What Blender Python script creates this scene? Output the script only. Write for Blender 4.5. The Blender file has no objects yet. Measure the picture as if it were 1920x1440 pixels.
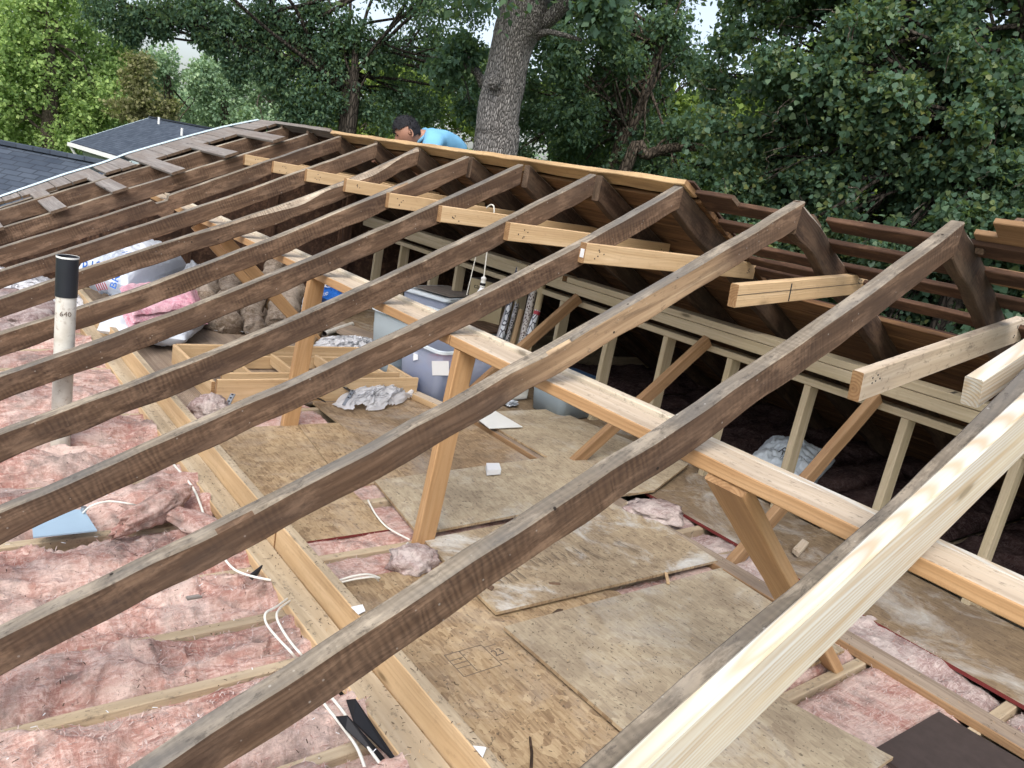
import bpy, bmesh, math, random
import numpy as np
from mathutils import Vector, Matrix, noise
R_ = random.Random(7)
S = bpy.context.scene
COL = S.collection
# ------------------------------------------------------------------ camera
IW, IH = 1920, 1440
FPX = 1446.29
CAM = Vector((1.1409, -2.8167, 1.4592))
def _rz(a): return Matrix.Rotation(a, 3, 'Z')
CR = _rz(0.87064) @ Matrix.Rotation(1.32505, 3, 'X') @ _rz(0.18585)
cd = bpy.data.cameras.new('camera'); co = bpy.data.objects.new('camera', cd); COL.objects.link(co)
co.matrix_world = Matrix.Translation(CAM) @ CR.to_4x4()
cd.sensor_width = 36.0; cd.lens = 36.0 * FPX / IW; cd.clip_start = 0.05; cd.clip_end = 500
S.camera = co
# ------------------------------------------------------------------ light
S.view_settings.view_transform = 'Standard'; S.view_settings.look = 'None'
S.view_settings.exposure = 0.84; S.view_settings.gamma = 1.0
S.view_settings.use_white_balance = False
wd = bpy.data.worlds.new('World'); S.world = wd; wd.use_nodes = True
nt = wd.node_tree; nt.nodes.clear()
sky = nt.nodes.new('ShaderNodeTexSky'); sky.sky_type = 'NISHITA'; sky.sun_disc = False
SUN_EL, SUN_AZ = math.radians(50), math.radians(138)
sky.sun_elevation = SUN_EL; sky.sun_rotation = SUN_AZ; sky.dust_density = 4.0; sky.air_density = 1.0; sky.ozone_density = 1.0
bg = nt.nodes.new('ShaderNodeBackground'); bg.inputs['Strength'].default_value = 0.15
wo = nt.nodes.new('ShaderNodeOutputWorld')
hs = nt.nodes.new('ShaderNodeHueSaturation'); hs.inputs['Saturation'].default_value = .62; hs.inputs['Value'].default_value = 1.12   # thin white overcast
nt.links.new(sky.outputs[0], hs.inputs['Color']); nt.links.new(hs.outputs[0], bg.inputs[0]); nt.links.new(bg.outputs[0], wo.inputs[0])
sl = bpy.data.lights.new('sun', 'SUN'); sl.energy = 0.75; sl.angle = math.radians(38); sl.color = (1.0, 0.97, 0.93)
so = bpy.data.objects.new('sun', sl); COL.objects.link(so)
# blender's sky: rotation 0 puts the sun at +Y, growing clockwise seen from above
sdir = Vector((math.sin(SUN_AZ) * math.cos(SUN_EL), math.cos(SUN_AZ) * math.cos(SUN_EL), math.sin(SUN_EL)))
so.rotation_euler = sdir.to_track_quat('Z', 'Y').to_euler()
# ------------------------------------------------------------------ photo measurements -> points on real planes
HR, SL = 1.6096, 0.4985                      # ridge height over the joists, roof slope
def ray(px, py): return CR @ Vector(((px - IW / 2) / FPX, -(py - IH / 2) / FPX, -1.0))
def on(px, py, ax, val):
    d = ray(px, py); return CAM + d * ((val - CAM[ax]) / d[ax])
def fl(px, py, z=0.0): return on(px, py, 2, z)
def roofp(px, py, s=SL, off=0.0):
    d = ray(px, py); t = (HR + off + s * CAM.y - CAM.z) / (d.z - s * d.y); return CAM + d * t
def away(px, py, dist): return CAM + ray(px, py).normalized() * dist
# ------------------------------------------------------------------ helpers
def tag(o, label=None, cat=None, group=None, kind=None):
    if label: o['label'] = label
    if cat: o['category'] = cat
    if group: o['group'] = group
    if kind: o['kind'] = kind
    return o
def empty(name, loc=(0, 0, 0), rz=0.0):
    o = bpy.data.objects.new(name, None); COL.objects.link(o); o.location = loc; o.rotation_euler = (0, 0, rz)
    o.empty_display_size = 0.1; return o
def mesh_obj(name, verts, faces, mats, parent=None, mi=None, smooth=False, mat=None):
    me = bpy.data.meshes.new(name); me.from_pydata([tuple(v) for v in verts], [], faces)
    for m in (mats if isinstance(mats, (list, tuple)) else [mats]): me.materials.append(m)
    if mi is not None: me.polygons.foreach_set('material_index', mi)
    if smooth: me.polygons.foreach_set('use_smooth', [True] * len(faces))
    me.update()
    o = bpy.data.objects.new(name, me); COL.objects.link(o)
    if parent: o.parent = parent
    if mat is not None: o.matrix_local = mat
    return o
class MB:
    def __init__(s): s.v = []; s.f = []; s.m = []
    def add(s, vs, fs, m=0):
        b = len(s.v); s.v += [Vector(v) for v in vs]; s.f += [tuple(b + i for i in f) for f in fs]
        s.m += ([m] * len(fs)) if isinstance(m, int) else list(m)
    def box(s, lo, hi, m=0, M=None):
        x0, y0, z0 = lo; x1, y1, z1 = hi
        vs = [Vector(p) for p in ((x0,y0,z0),(x1,y0,z0),(x1,y1,z0),(x0,y1,z0),(x0,y0,z1),(x1,y0,z1),(x1,y1,z1),(x0,y1,z1))]
        if M is not None: vs = [M @ v for v in vs]
        s.add(vs, [(0,3,2,1),(4,5,6,7),(0,1,5,4),(1,2,6,5),(2,3,7,6),(3,0,4,7)], m)
    def tube(s, pts, r, n=8, m=0, caps=True):
        pts = [Vector(p) for p in pts]; rs = r if isinstance(r, (list, tuple)) else [r] * len(pts)
        base = len(s.v); up = None
        for i, p in enumerate(pts):
            t = (pts[min(i + 1, len(pts) - 1)] - pts[max(i - 1, 0)]).normalized()
            if up is None:
                up = Vector((0, 0, 1)) if abs(t.z) < .9 else Vector((1, 0, 0))
            a = t.cross(up).normalized(); b = a.cross(t).normalized(); up = b
            for k in range(n):
                w = 2 * math.pi * k / n; s.v.append(p + (a * math.cos(w) + b * math.sin(w)) * rs[i])
        for i in range(len(pts) - 1):
            for k in range(n):
                k2 = (k + 1) % n
                s.f.append((base + i*n + k, base + i*n + k2, base + (i+1)*n + k2, base + (i+1)*n + k)); s.m.append(m)
        if caps:
            s.f.append(tuple(base + k for k in range(n))[::-1]); s.m.append(m)
            s.f.append(tuple(base + (len(pts)-1)*n + k for k in range(n))); s.m.append(m)
    def build(s, name, mats, parent=None, smooth=False, mat=None):
        return mesh_obj(name, s.v, s.f, mats, parent, s.m, smooth, mat)
def nz(x, y=0, z=0): return noise.noise(Vector((x, y, z)))
def spline(pts, n=6):
    pts = [Vector(p) for p in pts]; out = []
    for i in range(len(pts) - 1):
        p0 = pts[max(i-1, 0)]; p1 = pts[i]; p2 = pts[i+1]; p3 = pts[min(i+2, len(pts)-1)]
        for k in range(n):
            t = k / n
            out.append(0.5 * ((2*p1) + (p2-p0)*t + (2*p0-5*p1+4*p2-p3)*t*t + (3*p1-p0-3*p2+p3)*t**3))
    out.append(pts[-1]); return out
# ------------------------------------------------------------------ materials
class NT:
    def __init__(s, name):
        s.mat = bpy.data.materials.new(name); s.mat.use_nodes = True; s.t = s.mat.node_tree; s.t.nodes.clear()
        s.out = s.n('ShaderNodeOutputMaterial'); s.b = s.n('ShaderNodeBsdfPrincipled'); s.l(s.b, 0, s.out, 0)
    def n(s, k, **kw):
        x = s.t.nodes.new(k)
        for a, v in kw.items(): setattr(x, a, v)
        return x
    def l(s, a, ao, b, bi): s.t.links.new(a.outputs[ao], b.inputs[bi])
    def put(s, b, bi, v):
        if isinstance(v, tuple) and len(v) == 2 and hasattr(v[0], 'outputs'): s.t.links.new(v[0].outputs[v[1]], b.inputs[bi])
        else:
            i = b.inputs[bi]
            if i.type == 'RGBA' and len(v) == 3: v = (*v, 1)
            i.default_value = v
    def math(s, op, a, b=0.0, c=0.0):
        x = s.n('ShaderNodeMath', operation=op); s.put(x, 0, a); s.put(x, 1, b); s.put(x, 2, c); return (x, 0)
    def coords(s, scale=(1, 1, 1), rnd=True, rot=(0, 0, 0), gen='Object'):
        tc = s.n('ShaderNodeTexCoord'); v = (tc, gen)
        if rnd:
            oi = s.n('ShaderNodeObjectInfo'); mu = s.math('MULTIPLY', (oi, 'Random'), 37.0)
            cx = s.n('ShaderNodeCombineXYZ'); s.put(cx, 0, mu); s.put(cx, 1, mu); s.put(cx, 2, mu)
            ad = s.n('ShaderNodeVectorMath', operation='ADD'); s.put(ad, 0, v); s.put(ad, 1, (cx, 0)); v = (ad, 0)
        m = s.n('ShaderNodeMapping'); s.put(m, 0, v); m.inputs['Scale'].default_value = scale; m.inputs['Rotation'].default_value = rot
        return (m, 0)
    def noise(s, v, scale, detail=3, rough=.55, dist=0.0):
        x = s.n('ShaderNodeTexNoise'); s.put(x, 'Vector', v); x.inputs['Scale'].default_value = scale
        x.inputs['Detail'].default_value = detail; x.inputs['Roughness'].default_value = rough; x.inputs['Distortion'].default_value = dist
        return (x, 0)
    def ramp(s, f, stops):
        x = s.n('ShaderNodeValToRGB'); s.put(x, 0, f); e = x.color_ramp.elements
        while len(e) < len(stops): e.new(0.5)
        for el, (p, c) in zip(e, stops):
            el.position = p; el.color = (*c, 1) if isinstance(c, tuple) else (c, c, c, 1)
        return (x, 0)
    def mix(s, f, a, b, mode='MIX'):
        x = s.n('ShaderNodeMix', data_type='RGBA', blend_type=mode); s.put(x, 'Factor', f)
        s.put(x, 6, a); s.put(x, 7, b); return (x, 2)
    def bump(s, h, strength=.3, dist=.01, prev=None):
        x = s.n('ShaderNodeBump'); s.put(x, 'Height', h); x.inputs['Strength'].default_value = strength; x.inputs['Distance'].default_value = dist
        if prev: s.put(x, 'Normal', prev)
        return (x, 0)
    def done(s, col, rough=.8, bump=None, spec=.25):
        s.put(s.b, 'Base Color', col); s.put(s.b, 'Roughness', rough); s.b.inputs['Specular IOR Level'].default_value = spec
        if bump: s.put(s.b, 'Normal', bump)
        return s.mat
def wood(name, dark, mid, light, ring=0.5, knots=True, saw=0.0, dirt=.25, dirtcol=(.06, .05, .04), stain=None, rough=.75, spots=0.0, scale=1.0, scar=None, cath=False):
    n = NT(name)
    g = n.noise(n.coords((1.2*scale, 26*scale, 26*scale)), 1.0, 5, .6, .6)
    col = n.ramp(g, [(.25, dark), (.5, mid), (.75, light)])
    # growth rings: distance to a wandering pith line below the board
    tc = n.n('ShaderNodeTexCoord'); oi = n.n('ShaderNodeObjectInfo')
    sep = n.n('ShaderNodeSeparateXYZ'); n.put(sep, 0, (tc, 'Object'))
    wob = n.noise(n.coords((1.6, 3, 3)), 1.0, 2, .5)
    yy = n.math('ADD', (sep, 1), n.math('MULTIPLY', n.math('SUBTRACT', (oi, 'Random'), .5), .16))
    zz = n.math('ADD', (sep, 2), n.math('MULTIPLY_ADD', (oi, 'Random'), .06, .03))
    if cath:
        yy = n.math('SUBTRACT', (sep, 1), .017)
        wz = n.math('SINE', n.math('MULTIPLY_ADD', (sep, 0), 2.1, 1.0))
        zz = n.math('ADD', (sep, 2), n.math('MULTIPLY_ADD', wz, .040, .055))
    rr = n.math('SQRT', n.math('ADD', n.math('MULTIPLY', yy, yy), n.math('MULTIPLY', zz, zz)))
    ph = n.math('MULTIPLY_ADD', rr, 620.0 * scale, n.math('MULTIPLY', wob, 34.0 if not cath else 16.0))
    rg = n.math('MULTIPLY_ADD', n.math('SINE', ph), .5, .5)
    rg = n.math('POWER', rg, 2.0)
    col = n.mix(n.math('MULTIPLY', rg, ring), col, dark, 'MIX')
    if knots:
        vo = n.n('ShaderNodeTexVoronoi'); n.put(vo, 'Vector', n.coords((2.1, 7, 7))); vo.inputs['Scale'].default_value = 1.0
        k = n.ramp((vo, 'Distance'), [(0.0, 1.0), (.05, .9), (.085, .25), (.13, 0.0)])
        n.put(k[0], 0, n.math('MULTIPLY', (vo, 'Distance'), 1.0))
        col = n.mix(k, col, tuple(c * .38 for c in dark))
    if saw:
        w = n.n('ShaderNodeTexWave'); w.wave_type = 'BANDS'; w.bands_direction = 'X'; n.put(w, 'Vector', n.coords((1, .35, .35), rot=(0, 0, 0)))
        w.inputs['Scale'].default_value = 17; w.inputs['Distortion'].default_value = 9; w.inputs['Detail'].default_value = 3; w.inputs['Detail Scale'].default_value = 1.4
        pt = n.ramp(n.noise(n.coords((3, 6, 6)), 1.2, 2), [(.4, 0.0), (.62, 1.0)])
        f = n.math('MULTIPLY', n.math('MULTIPLY', (w, 1), pt), saw)
        col = n.mix(f, col, tuple(c * .35 for c in dark))
    if saw:
        col = n.mix(n.math('MULTIPLY', n.math('FRACT', n.math('MULTIPLY', (oi, 'Random'), 7.31)), .42), col, tuple(c * .42 for c in mid))
        pch = n.ramp(n.noise(n.coords((1.6, 5, 5)), 3.4, 6, .7), [(.50, 0.0), (.62, 1.0)]); col = n.mix(n.math('MULTIPLY', pch, .45), col, tuple(min(.8, c * 1.35) for c in light))
    if stain:
        f = n.ramp(n.noise(n.coords((1.0, 4, 4)), 2.2, 4, .6), [(.42, 0.0), (.66, 1.0)])
        col = n.mix(n.math('MULTIPLY', f, stain[1]), col, stain[0])
    if scar:
        xx = n.math('ADD', (sep, 0), n.math('MULTIPLY_ADD', wob, .5, -.25))
        a_ = n.n('ShaderNodeMapRange'); n.put(a_, 0, xx); a_.inputs[1].default_value = scar[0]; a_.inputs[2].default_value = scar[0] + .3
        b_ = n.n('ShaderNodeMapRange'); n.put(b_, 0, xx); b_.inputs[1].default_value = scar[1]; b_.inputs[2].default_value = scar[1] - .25
        lo = n.n('ShaderNodeMapRange'); n.put(lo, 0, (sep, 2)); lo.inputs[1].default_value = .0; lo.inputs[2].default_value = -.05
        nn = n.ramp(n.noise(n.coords((.8, 9, 9)), 2.0, 5, .65), [(.36, .0), (.50, 1.0)])
        f = n.math('MULTIPLY', n.math('MULTIPLY', (a_, 0), (b_, 0)), n.math('MULTIPLY_ADD', nn, .75, .2))
        col = n.mix(f, col, n.ramp(g, [(.3, (.22, .14, .08)), (.55, (.40, .28, .17)), (.75, (.52, .40, .26))]))
    if dirt:
        f = n.ramp(n.noise(n.coords((1, 1.6, 1.6)), 26, 4, .75), [(.56, 0.0), (.68, 1.0)])
        col = n.mix(n.math('MULTIPLY', f, dirt), col, dirtcol)
    if spots:
        vo = n.n('ShaderNodeTexVoronoi'); n.put(vo, 'Vector', n.coords((1, 1, 1))); vo.inputs['Scale'].default_value = 9
        f = n.ramp((vo, 'Distance'), [(.035, 1.0), (.05, 0.0)]); col = n.mix(f, col, (.02, .015, .012))
        vo = n.n('ShaderNodeTexVoronoi'); n.put(vo, 'Vector', n.coords()); vo.inputs['Scale'].default_value = 24
        f = n.ramp((vo, 'Distance'), [(.05, 1.0), (.085, 0.0)])
        col = n.mix(n.math('MULTIPLY', f, spots), col, (.62, .6, .55))
    h = n.math('MULTIPLY_ADD', g, .7, n.math('MULTIPLY', rg, .3))
    return n.done(col, rough, n.bump(h, .35, .003))
def plain(name, col, rough=.6, metal=0, var=.15, spec=.4, scale=8, trans=0.0):
    n = NT(name); f = n.noise(n.coords(), scale, 4, .6)
    c = n.mix(f, tuple(x * (1 - var) for x in col), tuple(min(1, x * (1 + var)) for x in col))
    m = n.done(c, rough, n.bump(f, .08, .004), spec); n.b.inputs['Metallic'].default_value = metal
    if trans:
        tr = n.n('ShaderNodeBsdfTranslucent'); n.put(tr, 0, c); mx = n.n('ShaderNodeMixShader'); mx.inputs[0].default_value = trans
        n.l(n.b, 0, mx, 1); n.l(tr, 0, mx, 2); n.l(mx, 0, n.out, 0)
    return m
M = {}
M['old_side'] = wood('old_wood_side', (.060, .035, .022), (.135, .083, .052), (.24, .158, .104), .30, True, .5, .3, (.04, .03, .024), ((.055, .036, .027), .6), .85, .25)
M['old_top'] = wood('weathered_wood_top', (.12, .098, .074), (.23, .192, .146), (.37, .315, .24), .3, False, .25, .6, (.05, .042, .036), ((.10, .10, .10), .65), .9, .25)
M['old_red'] = wood('dark_red_wood', (.040, .022, .015), (.085, .046, .029), (.16, .09, .055), .4, True, .1, .3, (.02, .012, .01), ((.03, .018, .014), .5), .85)
M['old_black'] = wood('dark_aged_wood', (.022, .012, .008), (.052, .030, .019), (.10, .062, .040), .3, True, .5, .3, (.015, .012, .01), ((.11, .085, .06), .35), .88)
M['deck_brown'] = wood('brown_sheathing_board', (.065, .034, .017), (.16, .086, .040), (.29, .165, .08), .5, True, 0, .2, (.03, .018, .012), ((.05, .028, .016), .6), .8)
M['grey_board'] = wood('grey_weathered_board', (.13, .115, .105), (.22, .20, .185), (.32, .30, .275), .35, True, 0, .45, (.05, .045, .04), ((.19, .15, .12), .5), .9)
M['pine'] = wood('yellow_pine', (.42, .285, .155), (.55, .395, .23), (.66, .50, .315), .22, True, 0, .18, (.16, .10, .05), ((.42, .27, .13), .35), .6)
M['pine_orange'] = wood('orange_pine', (.33, .19, .09), (.45, .275, .135), (.55, .365, .20), .3, True, 0, .12, (.13, .07, .03), ((.33, .20, .10), .35), .55)
M['pine_dusty'] = wood('dusty_pine', (.38, .30, .215), (.51, .42, .315), (.62, .54, .43), .2, True, 0, .6, (.13, .105, .08), ((.30, .25, .2), .45), .85)
M['pine_brown'] = wood('brown_pine', (.20, .115, .055), (.29, .175, .09), (.38, .25, .14), .35, True, 0, .25, (.09, .055, .03), ((.16, .10, .06), .4), .7)
M['treated'] = wood('greenish_pine', (.35, .285, .185), (.46, .39, .27), (.56, .49, .36), .25, True, 0, .15, (.14, .12, .07), ((.36, .31, .18), .4), .65)
M['white_pine'] = wood('fresh_white_pine', (.42, .30, .17), (.53, .51, .45), (.60, .60, .57), .66, True, 0, .05, (.3, .25, .15), ((.66, .58, .42), .4), .5, scale=1.15, cath=True)
M['joist'] = wood('pale_joist', (.33, .26, .165), (.45, .365, .25), (.57, .48, .35), .2, True, 0, .7, (.12, .10, .075), ((.26, .21, .15), .5), .85)
M['end'] = wood('end_grain', (.20, .11, .05), (.33, .2, .1), (.42, .27, .14), .6, False, 0, .2, (.1, .06, .03), None, .8)
M['old_end'] = wood('old_end_grain', (.07, .045, .03), (.13, .09, .06), (.2, .14, .1), .5, False, 0, .2, (.03, .02, .02), None, .9)
M['strip'] = wood('pale_dusty_strip', (.48, .41, .31), (.60, .53, .41), (.70, .64, .52), .2, True, 0, .6, (.13, .105, .08), ((.40, .34, .26), .35), .85)
M['scar'] = wood('half_scarred_rafter_side', (.060, .035, .022), (.135, .083, .052), (.24, .158, .104), .30, True, .4, .4, (.05, .035, .028), ((.065, .047, .038), .6), .85, .2, 1.0, (2.42, 3.55))
M['barkedge'] = wood('waney_bark_edge', (.20, .155, .11), (.38, .31, .235), (.56, .48, .38), .3, False, .6, .7, (.06, .045, .035), ((.10, .075, .055), .85), .95)
M['pale'] = wood('bare_scar_wood', (.42, .27, .14), (.55, .38, .2), (.66, .48, .28), .3, False, 0, .3, (.2, .12, .06), ((.2, .13, .08), .5), .8)
def osb(name, tint=(1, 1, 1), dirt=.3, grey=.0, powder=0.0):
    n = NT(name)
    wp = n.n('ShaderNodeVectorMath', operation='ADD'); n.put(wp, 0, n.coords((1, 1, 0))); nw = n.n('ShaderNodeTexNoise'); n.put(nw, 'Vector', n.coords((1, 1, 0))); nw.inputs['Scale'].default_value = 40
    sc_ = n.n('ShaderNodeVectorMath', operation='SCALE'); n.put(sc_, 0, (nw, 1)); sc_.inputs['Scale'].default_value = .035; n.put(wp, 1, (sc_, 0))
    vo = n.n('ShaderNodeTexVoronoi'); n.put(vo, 'Vector', (wp, 0)); vo.inputs['Scale'].default_value = 26
    sp = n.n('ShaderNodeSeparateColor'); n.put(sp, 0, (vo, 'Color')); layers = None
    for k, a in enumerate((0.2, 0.95, 1.7, 2.5)):
        st = n.noise(n.coords((9, 85, 1), rot=(0, 0, a)), 1.0, 2, .6)
        layers = st if layers is None else n.mix(n.math('GREATER_THAN', (sp, 0), .25 * k), layers, st)
    layers = n.math('ADD', n.math('MULTIPLY', n.math('SUBTRACT', layers, .5), 1.5), n.math('MULTIPLY_ADD', (sp, 1), .42, .29))
    t = lambda c: tuple(a * b for a, b in zip(c, tint))
    col = n.ramp(layers, [(.12, t((.22, .14, .075))), (.36, t((.38, .275, .165))), (.58, t((.49, .375, .235))), (.9, t((.62, .50, .33)))])
    fb = n.noise(n.coords((30, 60, 1), rot=(0, 0, .4)), 2, 3, .7)
    col = n.mix(n.math('MULTIPLY', fb, .35), col, t((.24, .17, .10)))
    if grey: col = n.mix(grey, col, (.40, .36, .28))
    f = n.ramp(n.noise(n.coords(), 3.2, 5, .65), [(.45, 0.0), (.68, 1.0)])
    col = n.mix(n.math('MULTIPLY', f, dirt), col, (.16, .12, .085))
    f = n.ramp(n.noise(n.coords(), 60, 3, .7), [(.60, 0.0), (.68, 1.0)])
    col = n.mix(n.math('MULTIPLY', f, .75), col, (.07, .055, .04))
    if powder:
        f = n.ramp(n.noise(n.coords(), 2.6, 8, .72, .6), [(.50, 0.0), (.70, 1.0)])
        col = n.mix(n.math('MULTIPLY', f, powder), col, (.66, .68, .66))
    return n.done(col, .85, n.bump(layers, .35, .002))
M['osb'] = osb('oriented_strand_board', (.84, .78, .69), .45, .10, .14)
M['osb_red'] = osb('reddish_strand_board', (.66, .58, .50), .55, .12, .2)
M['osb_light'] = osb('pale_strand_board', (.90, .93, .93), .45, .42, .30)
M['osb_powder'] = osb('dusty_strand_board', (.80, .78, .73), .5, .30, .95)
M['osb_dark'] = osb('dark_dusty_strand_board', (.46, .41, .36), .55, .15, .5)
M['ply'] = wood('dirty_plywood', (.20, .15, .11), (.30, .235, .175), (.40, .33, .26), .5, False, 0, .35, (.1, .08, .06), ((.12, .095, .08), .6), .85)
M['black_board'] = plain('black_board', (.055, .042, .038), .6, 0, .35, .35, 30)
M['red_edge'] = plain('red_paint_edge', (.14, .02, .018), .8)
M['red_felt'] = plain('brown_felt', (.07, .04, .03), .95)
def fluff(name, a, b, c, dirt=.5, dcol=(.17, .13, .12)):
    n = NT(name)
    wv = n.noise(n.coords(rnd=False), 5, 3, .6); 
    f1 = n.noise(n.coords((1, .8, 1)), 4.0, 7, .66, 1.2)
    col = n.ramp(f1, [(.32, a), (.47, b), (.60, c)])
    # wispy strands running mostly along the joists
    f3 = n.noise(n.coords((26, 6, 14), rot=(0, 0, .25)), 1.6, 7, .72, 2.2)
    f5 = n.noise(n.coords((7, 24, 14), rot=(0, 0, .5)), 1.3, 6, .72, 2.0)
    fs = n.math('MULTIPLY_ADD', f3, .6, n.math('MULTIPLY', f5, .4))
    col = n.mix(n.ramp(fs, [(.46, 0.0), (.62, .75)]), col, tuple(min(.85, x * 1.3 + .06) for x in c))  # pale strands, partly highlights put into the colour
    col = n.mix(n.ramp(fs, [(.28, .4), (.42, 0.0)]), col, tuple(x * .55 for x in a))  # shade of the crevices put into the colour
    f2 = n.ramp(n.noise(n.coords(), 7, 7, .74), [(.50, 0.0), (.66, 1.0)])
    col = n.mix(n.math('MULTIPLY', f2, dirt), col, dcol)
    f4 = n.ramp(n.noise(n.coords((1, 1, 1)), 60, 3, .7), [(.64, 0.0), (.72, 1.0)])
    col = n.mix(n.math('MULTIPLY', f4, .75), col, (.06, .045, .04))
    b1 = n.bump(fs, .6, .02); b2 = n.bump(n.noise(n.coords(), 34, 6, .8, .5), .6, .008, b1)
    m = n.done(col, 1.0, b2, .05)
    return m
M['pink'] = fluff('pink_glass_wool', (.32, .135, .108), (.42, .245, .205), (.55, .42, .37), .78, (.19, .155, .14))
M['pink_clean'] = fluff('fresh_pink_glass_wool', (.50, .17, .24), (.66, .30, .38), (.72, .45, .5), .1)
M['pink_pale'] = fluff('dusty_pink_glass_wool', (.24, .15, .14), (.34, .25, .235), (.50, .43, .40), .6)
M['brown_wool'] = fluff('brown_mineral_wool', (.12, .09, .065), (.22, .17, .125), (.33, .28, .23), .5, (.08, .06, .05))
M['shaded_wool'] = fluff('shaded_glass_wool', (.03, .016, .016), (.055, .032, .03), (.09, .055, .05), .4, (.04, .03, .03))  # shade of the cavity behind the knee wall put into the wool colour
M['cable'] = plain('white_cable', (.72, .72, .66), .45, 0, .12, .4, 40)
M['pvc'] = wood('dirty_white_pvc', (.50, .48, .42), (.60, .59, .54), (.66, .65, .61), 0, False, 0, .55, (.22, .17, .12), ((.40, .34, .26), .45), .45, 0, .3)
M['black_pvc'] = plain('black_plastic', (.018, .021, .028), .35, 0, .3, .5)
M['bluegrey'] = plain('pale_blue_metal', (.36, .50, .62), .45, .2, .10, .5, 12)
M['zinc'] = plain('galvanised_steel', (.38, .40, .42), .35, .8, .2, .5, 20)
M['black_steel'] = plain('black_steel', (.02, .02, .022), .4, .5, .3, .5)
M['drip'] = plain('white_metal_trim', (.55, .66, .70), .4, .1, .08, .5)
M['white_paint'] = plain('white_paint', (.72, .74, .72), .5, 0, .06)
M['poly'] = plain('white_plastic_sheet', (.74, .80, .88), .45, 0, .10, .35, 14, .25)
M['poly_clear'] = plain('milky_plastic_film', (.84, .86, .90), .55, 0, .08, .25, 18, .45)
M['tote_blue'] = plain('bluish_translucent_plastic', (.34, .38, .58), .3, 0, .25, .5, 5, .25)
M['tote_white'] = plain('milky_plastic', (.50, .58, .62), .3, 0, .08, .5, 4, .3)
M['tote_rim'] = plain('pale_plastic_rim', (.66, .74, .80), .3, 0, .05)
M['tote_grey'] = plain('pale_blue_plastic', (.30, .37, .42), .35, 0, .08, .5, 4, .15)
M['navy'] = plain('navy_plastic', (.02, .045, .09), .35, 0, .2)
M['card'] = plain('cardboard', (.40, .33, .20), .85, 0, .08)
M['kraft'] = plain('kraft_paper', (.30, .21, .12), .8, 0, .15, .2, 20)
M['silver'] = plain('silver_wrap', (.45, .42, .41), .3, .5, .2, .5, 9)
M['ink'] = plain('black_ink', (.03, .03, .03), .8)
M['stamp'] = plain('faded_stamp_ink', (.13, .10, .075), .9)
M['blue_ink'] = plain('blue_print', (.02, .13, .50), .5, 0, .2)
M['red_print'] = plain('red_print', (.38, .03, .05), .5, 0, .2)
M['paper'] = plain('white_paper', (.70, .72, .74), .6, 0, .05)
def film(name, col, tl=.35, tpv=.12):
    n = NT(name); f = n.noise(n.coords(), 12, 4, .6); n.done(n.mix(f, tuple(x * .9 for x in col), col), .5, n.bump(f, .2, .01), .3)
    tr = n.n('ShaderNodeBsdfTranslucent'); n.put(tr, 0, col); m1 = n.n('ShaderNodeMixShader'); m1.inputs[0].default_value = tl; n.l(n.b, 0, m1, 1); n.l(tr, 0, m1, 2)
    tp = n.n('ShaderNodeBsdfTransparent'); m2 = n.n('ShaderNodeMixShader'); m2.inputs[0].default_value = tpv; n.l(m1, 0, m2, 1); n.l(tp, 0, m2, 2); n.l(m2, 0, n.out, 0); return n.mat
M['poly_clear'] = film('milky_plastic_film', (.86, .88, .92))
M['tote_blue'] = film('bluish_translucent_plastic', (.56, .63, .78), .4, .38)
M['skin'] = plain('skin', (.36, .19, .13), .5, 0, .12, .35, 14)
M['hair'] = plain('black_hair', (.006, .006, .009), .8, 0, .4, .4, 60)
M['shirt'] = plain('blue_shirt', (.17, .40, .60), .85, 0, .10, .1, 9)
M['jeans'] = plain('dark_trousers', (.05, .06, .09), .9)
def patterned(name, base, ink, sc, thr=.45):
    n = NT(name); vo = n.n('ShaderNodeTexVoronoi'); n.put(vo, 'Vector', n.coords((1, 1, .6))); vo.inputs['Scale'].default_value = sc; vo.feature = 'DISTANCE_TO_EDGE'
    f = n.ramp((vo, 'Distance'), [(thr * .4, 1.0), (thr * .5, 0.0)])
    return n.done(n.mix(f, base, ink), .35, None, .4)
M['wrap_dark'] = patterned('black_white_wrap', (.04, .035, .04), (.6, .6, .6), 60, .3)
M['wrap_brown'] = patterned('brown_white_wrap', (.07, .04, .035), (.5, .48, .45), 75, .35)
M['wrap_snow'] = patterned('white_dark_wrap', (.60, .64, .68), (.05, .05, .07), 30, .2)
# ------------------------------------------------------------------ timber builders
def frame(a, b, up):
    ex = (b - a).normalized(); up = Vector(up); ez = (up - ex * up.dot(ex)).normalized(); ey = ez.cross(ex)
    m = Matrix((ex, ey, ez)).transposed().to_4x4(); m.translation = a; return m
def ring(y0, y1, z0, z1, c, ct=None):
    ct = c if ct is None else ct
    return [(y0 + c, z0), (y1 - c, z0), (y1, z0 + c), (y1, z1 - c), (y1 - c, z1), (y0 + ct, z1), (y0, z1 - ct), (y0, z0 + c)]
def loft(rings, mats_of, endm=2):
    """rings: list of lists of 8 local points"""
    mb = MB(); mb.v = [Vector(p) for r in rings for p in r]
    for i in range(len(rings) - 1):
        for k in range(8):
            k2 = (k + 1) % 8; mb.f.append((i*8 + k, i*8 + k2, (i+1)*8 + k2, (i+1)*8 + k)); mb.m.append(mats_of(i, k))
    mb.f.append(tuple(range(8))[::-1]); mb.m.append(endm)
    n = (len(rings) - 1) * 8; mb.f.append(tuple(n + k for k in range(8))); mb.m.append(endm)
    # recalc winding: ring runs clockwise seen from +x, so flip all
    mb.f = [tuple(reversed(f)) for f in mb.f]
    return mb
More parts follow.
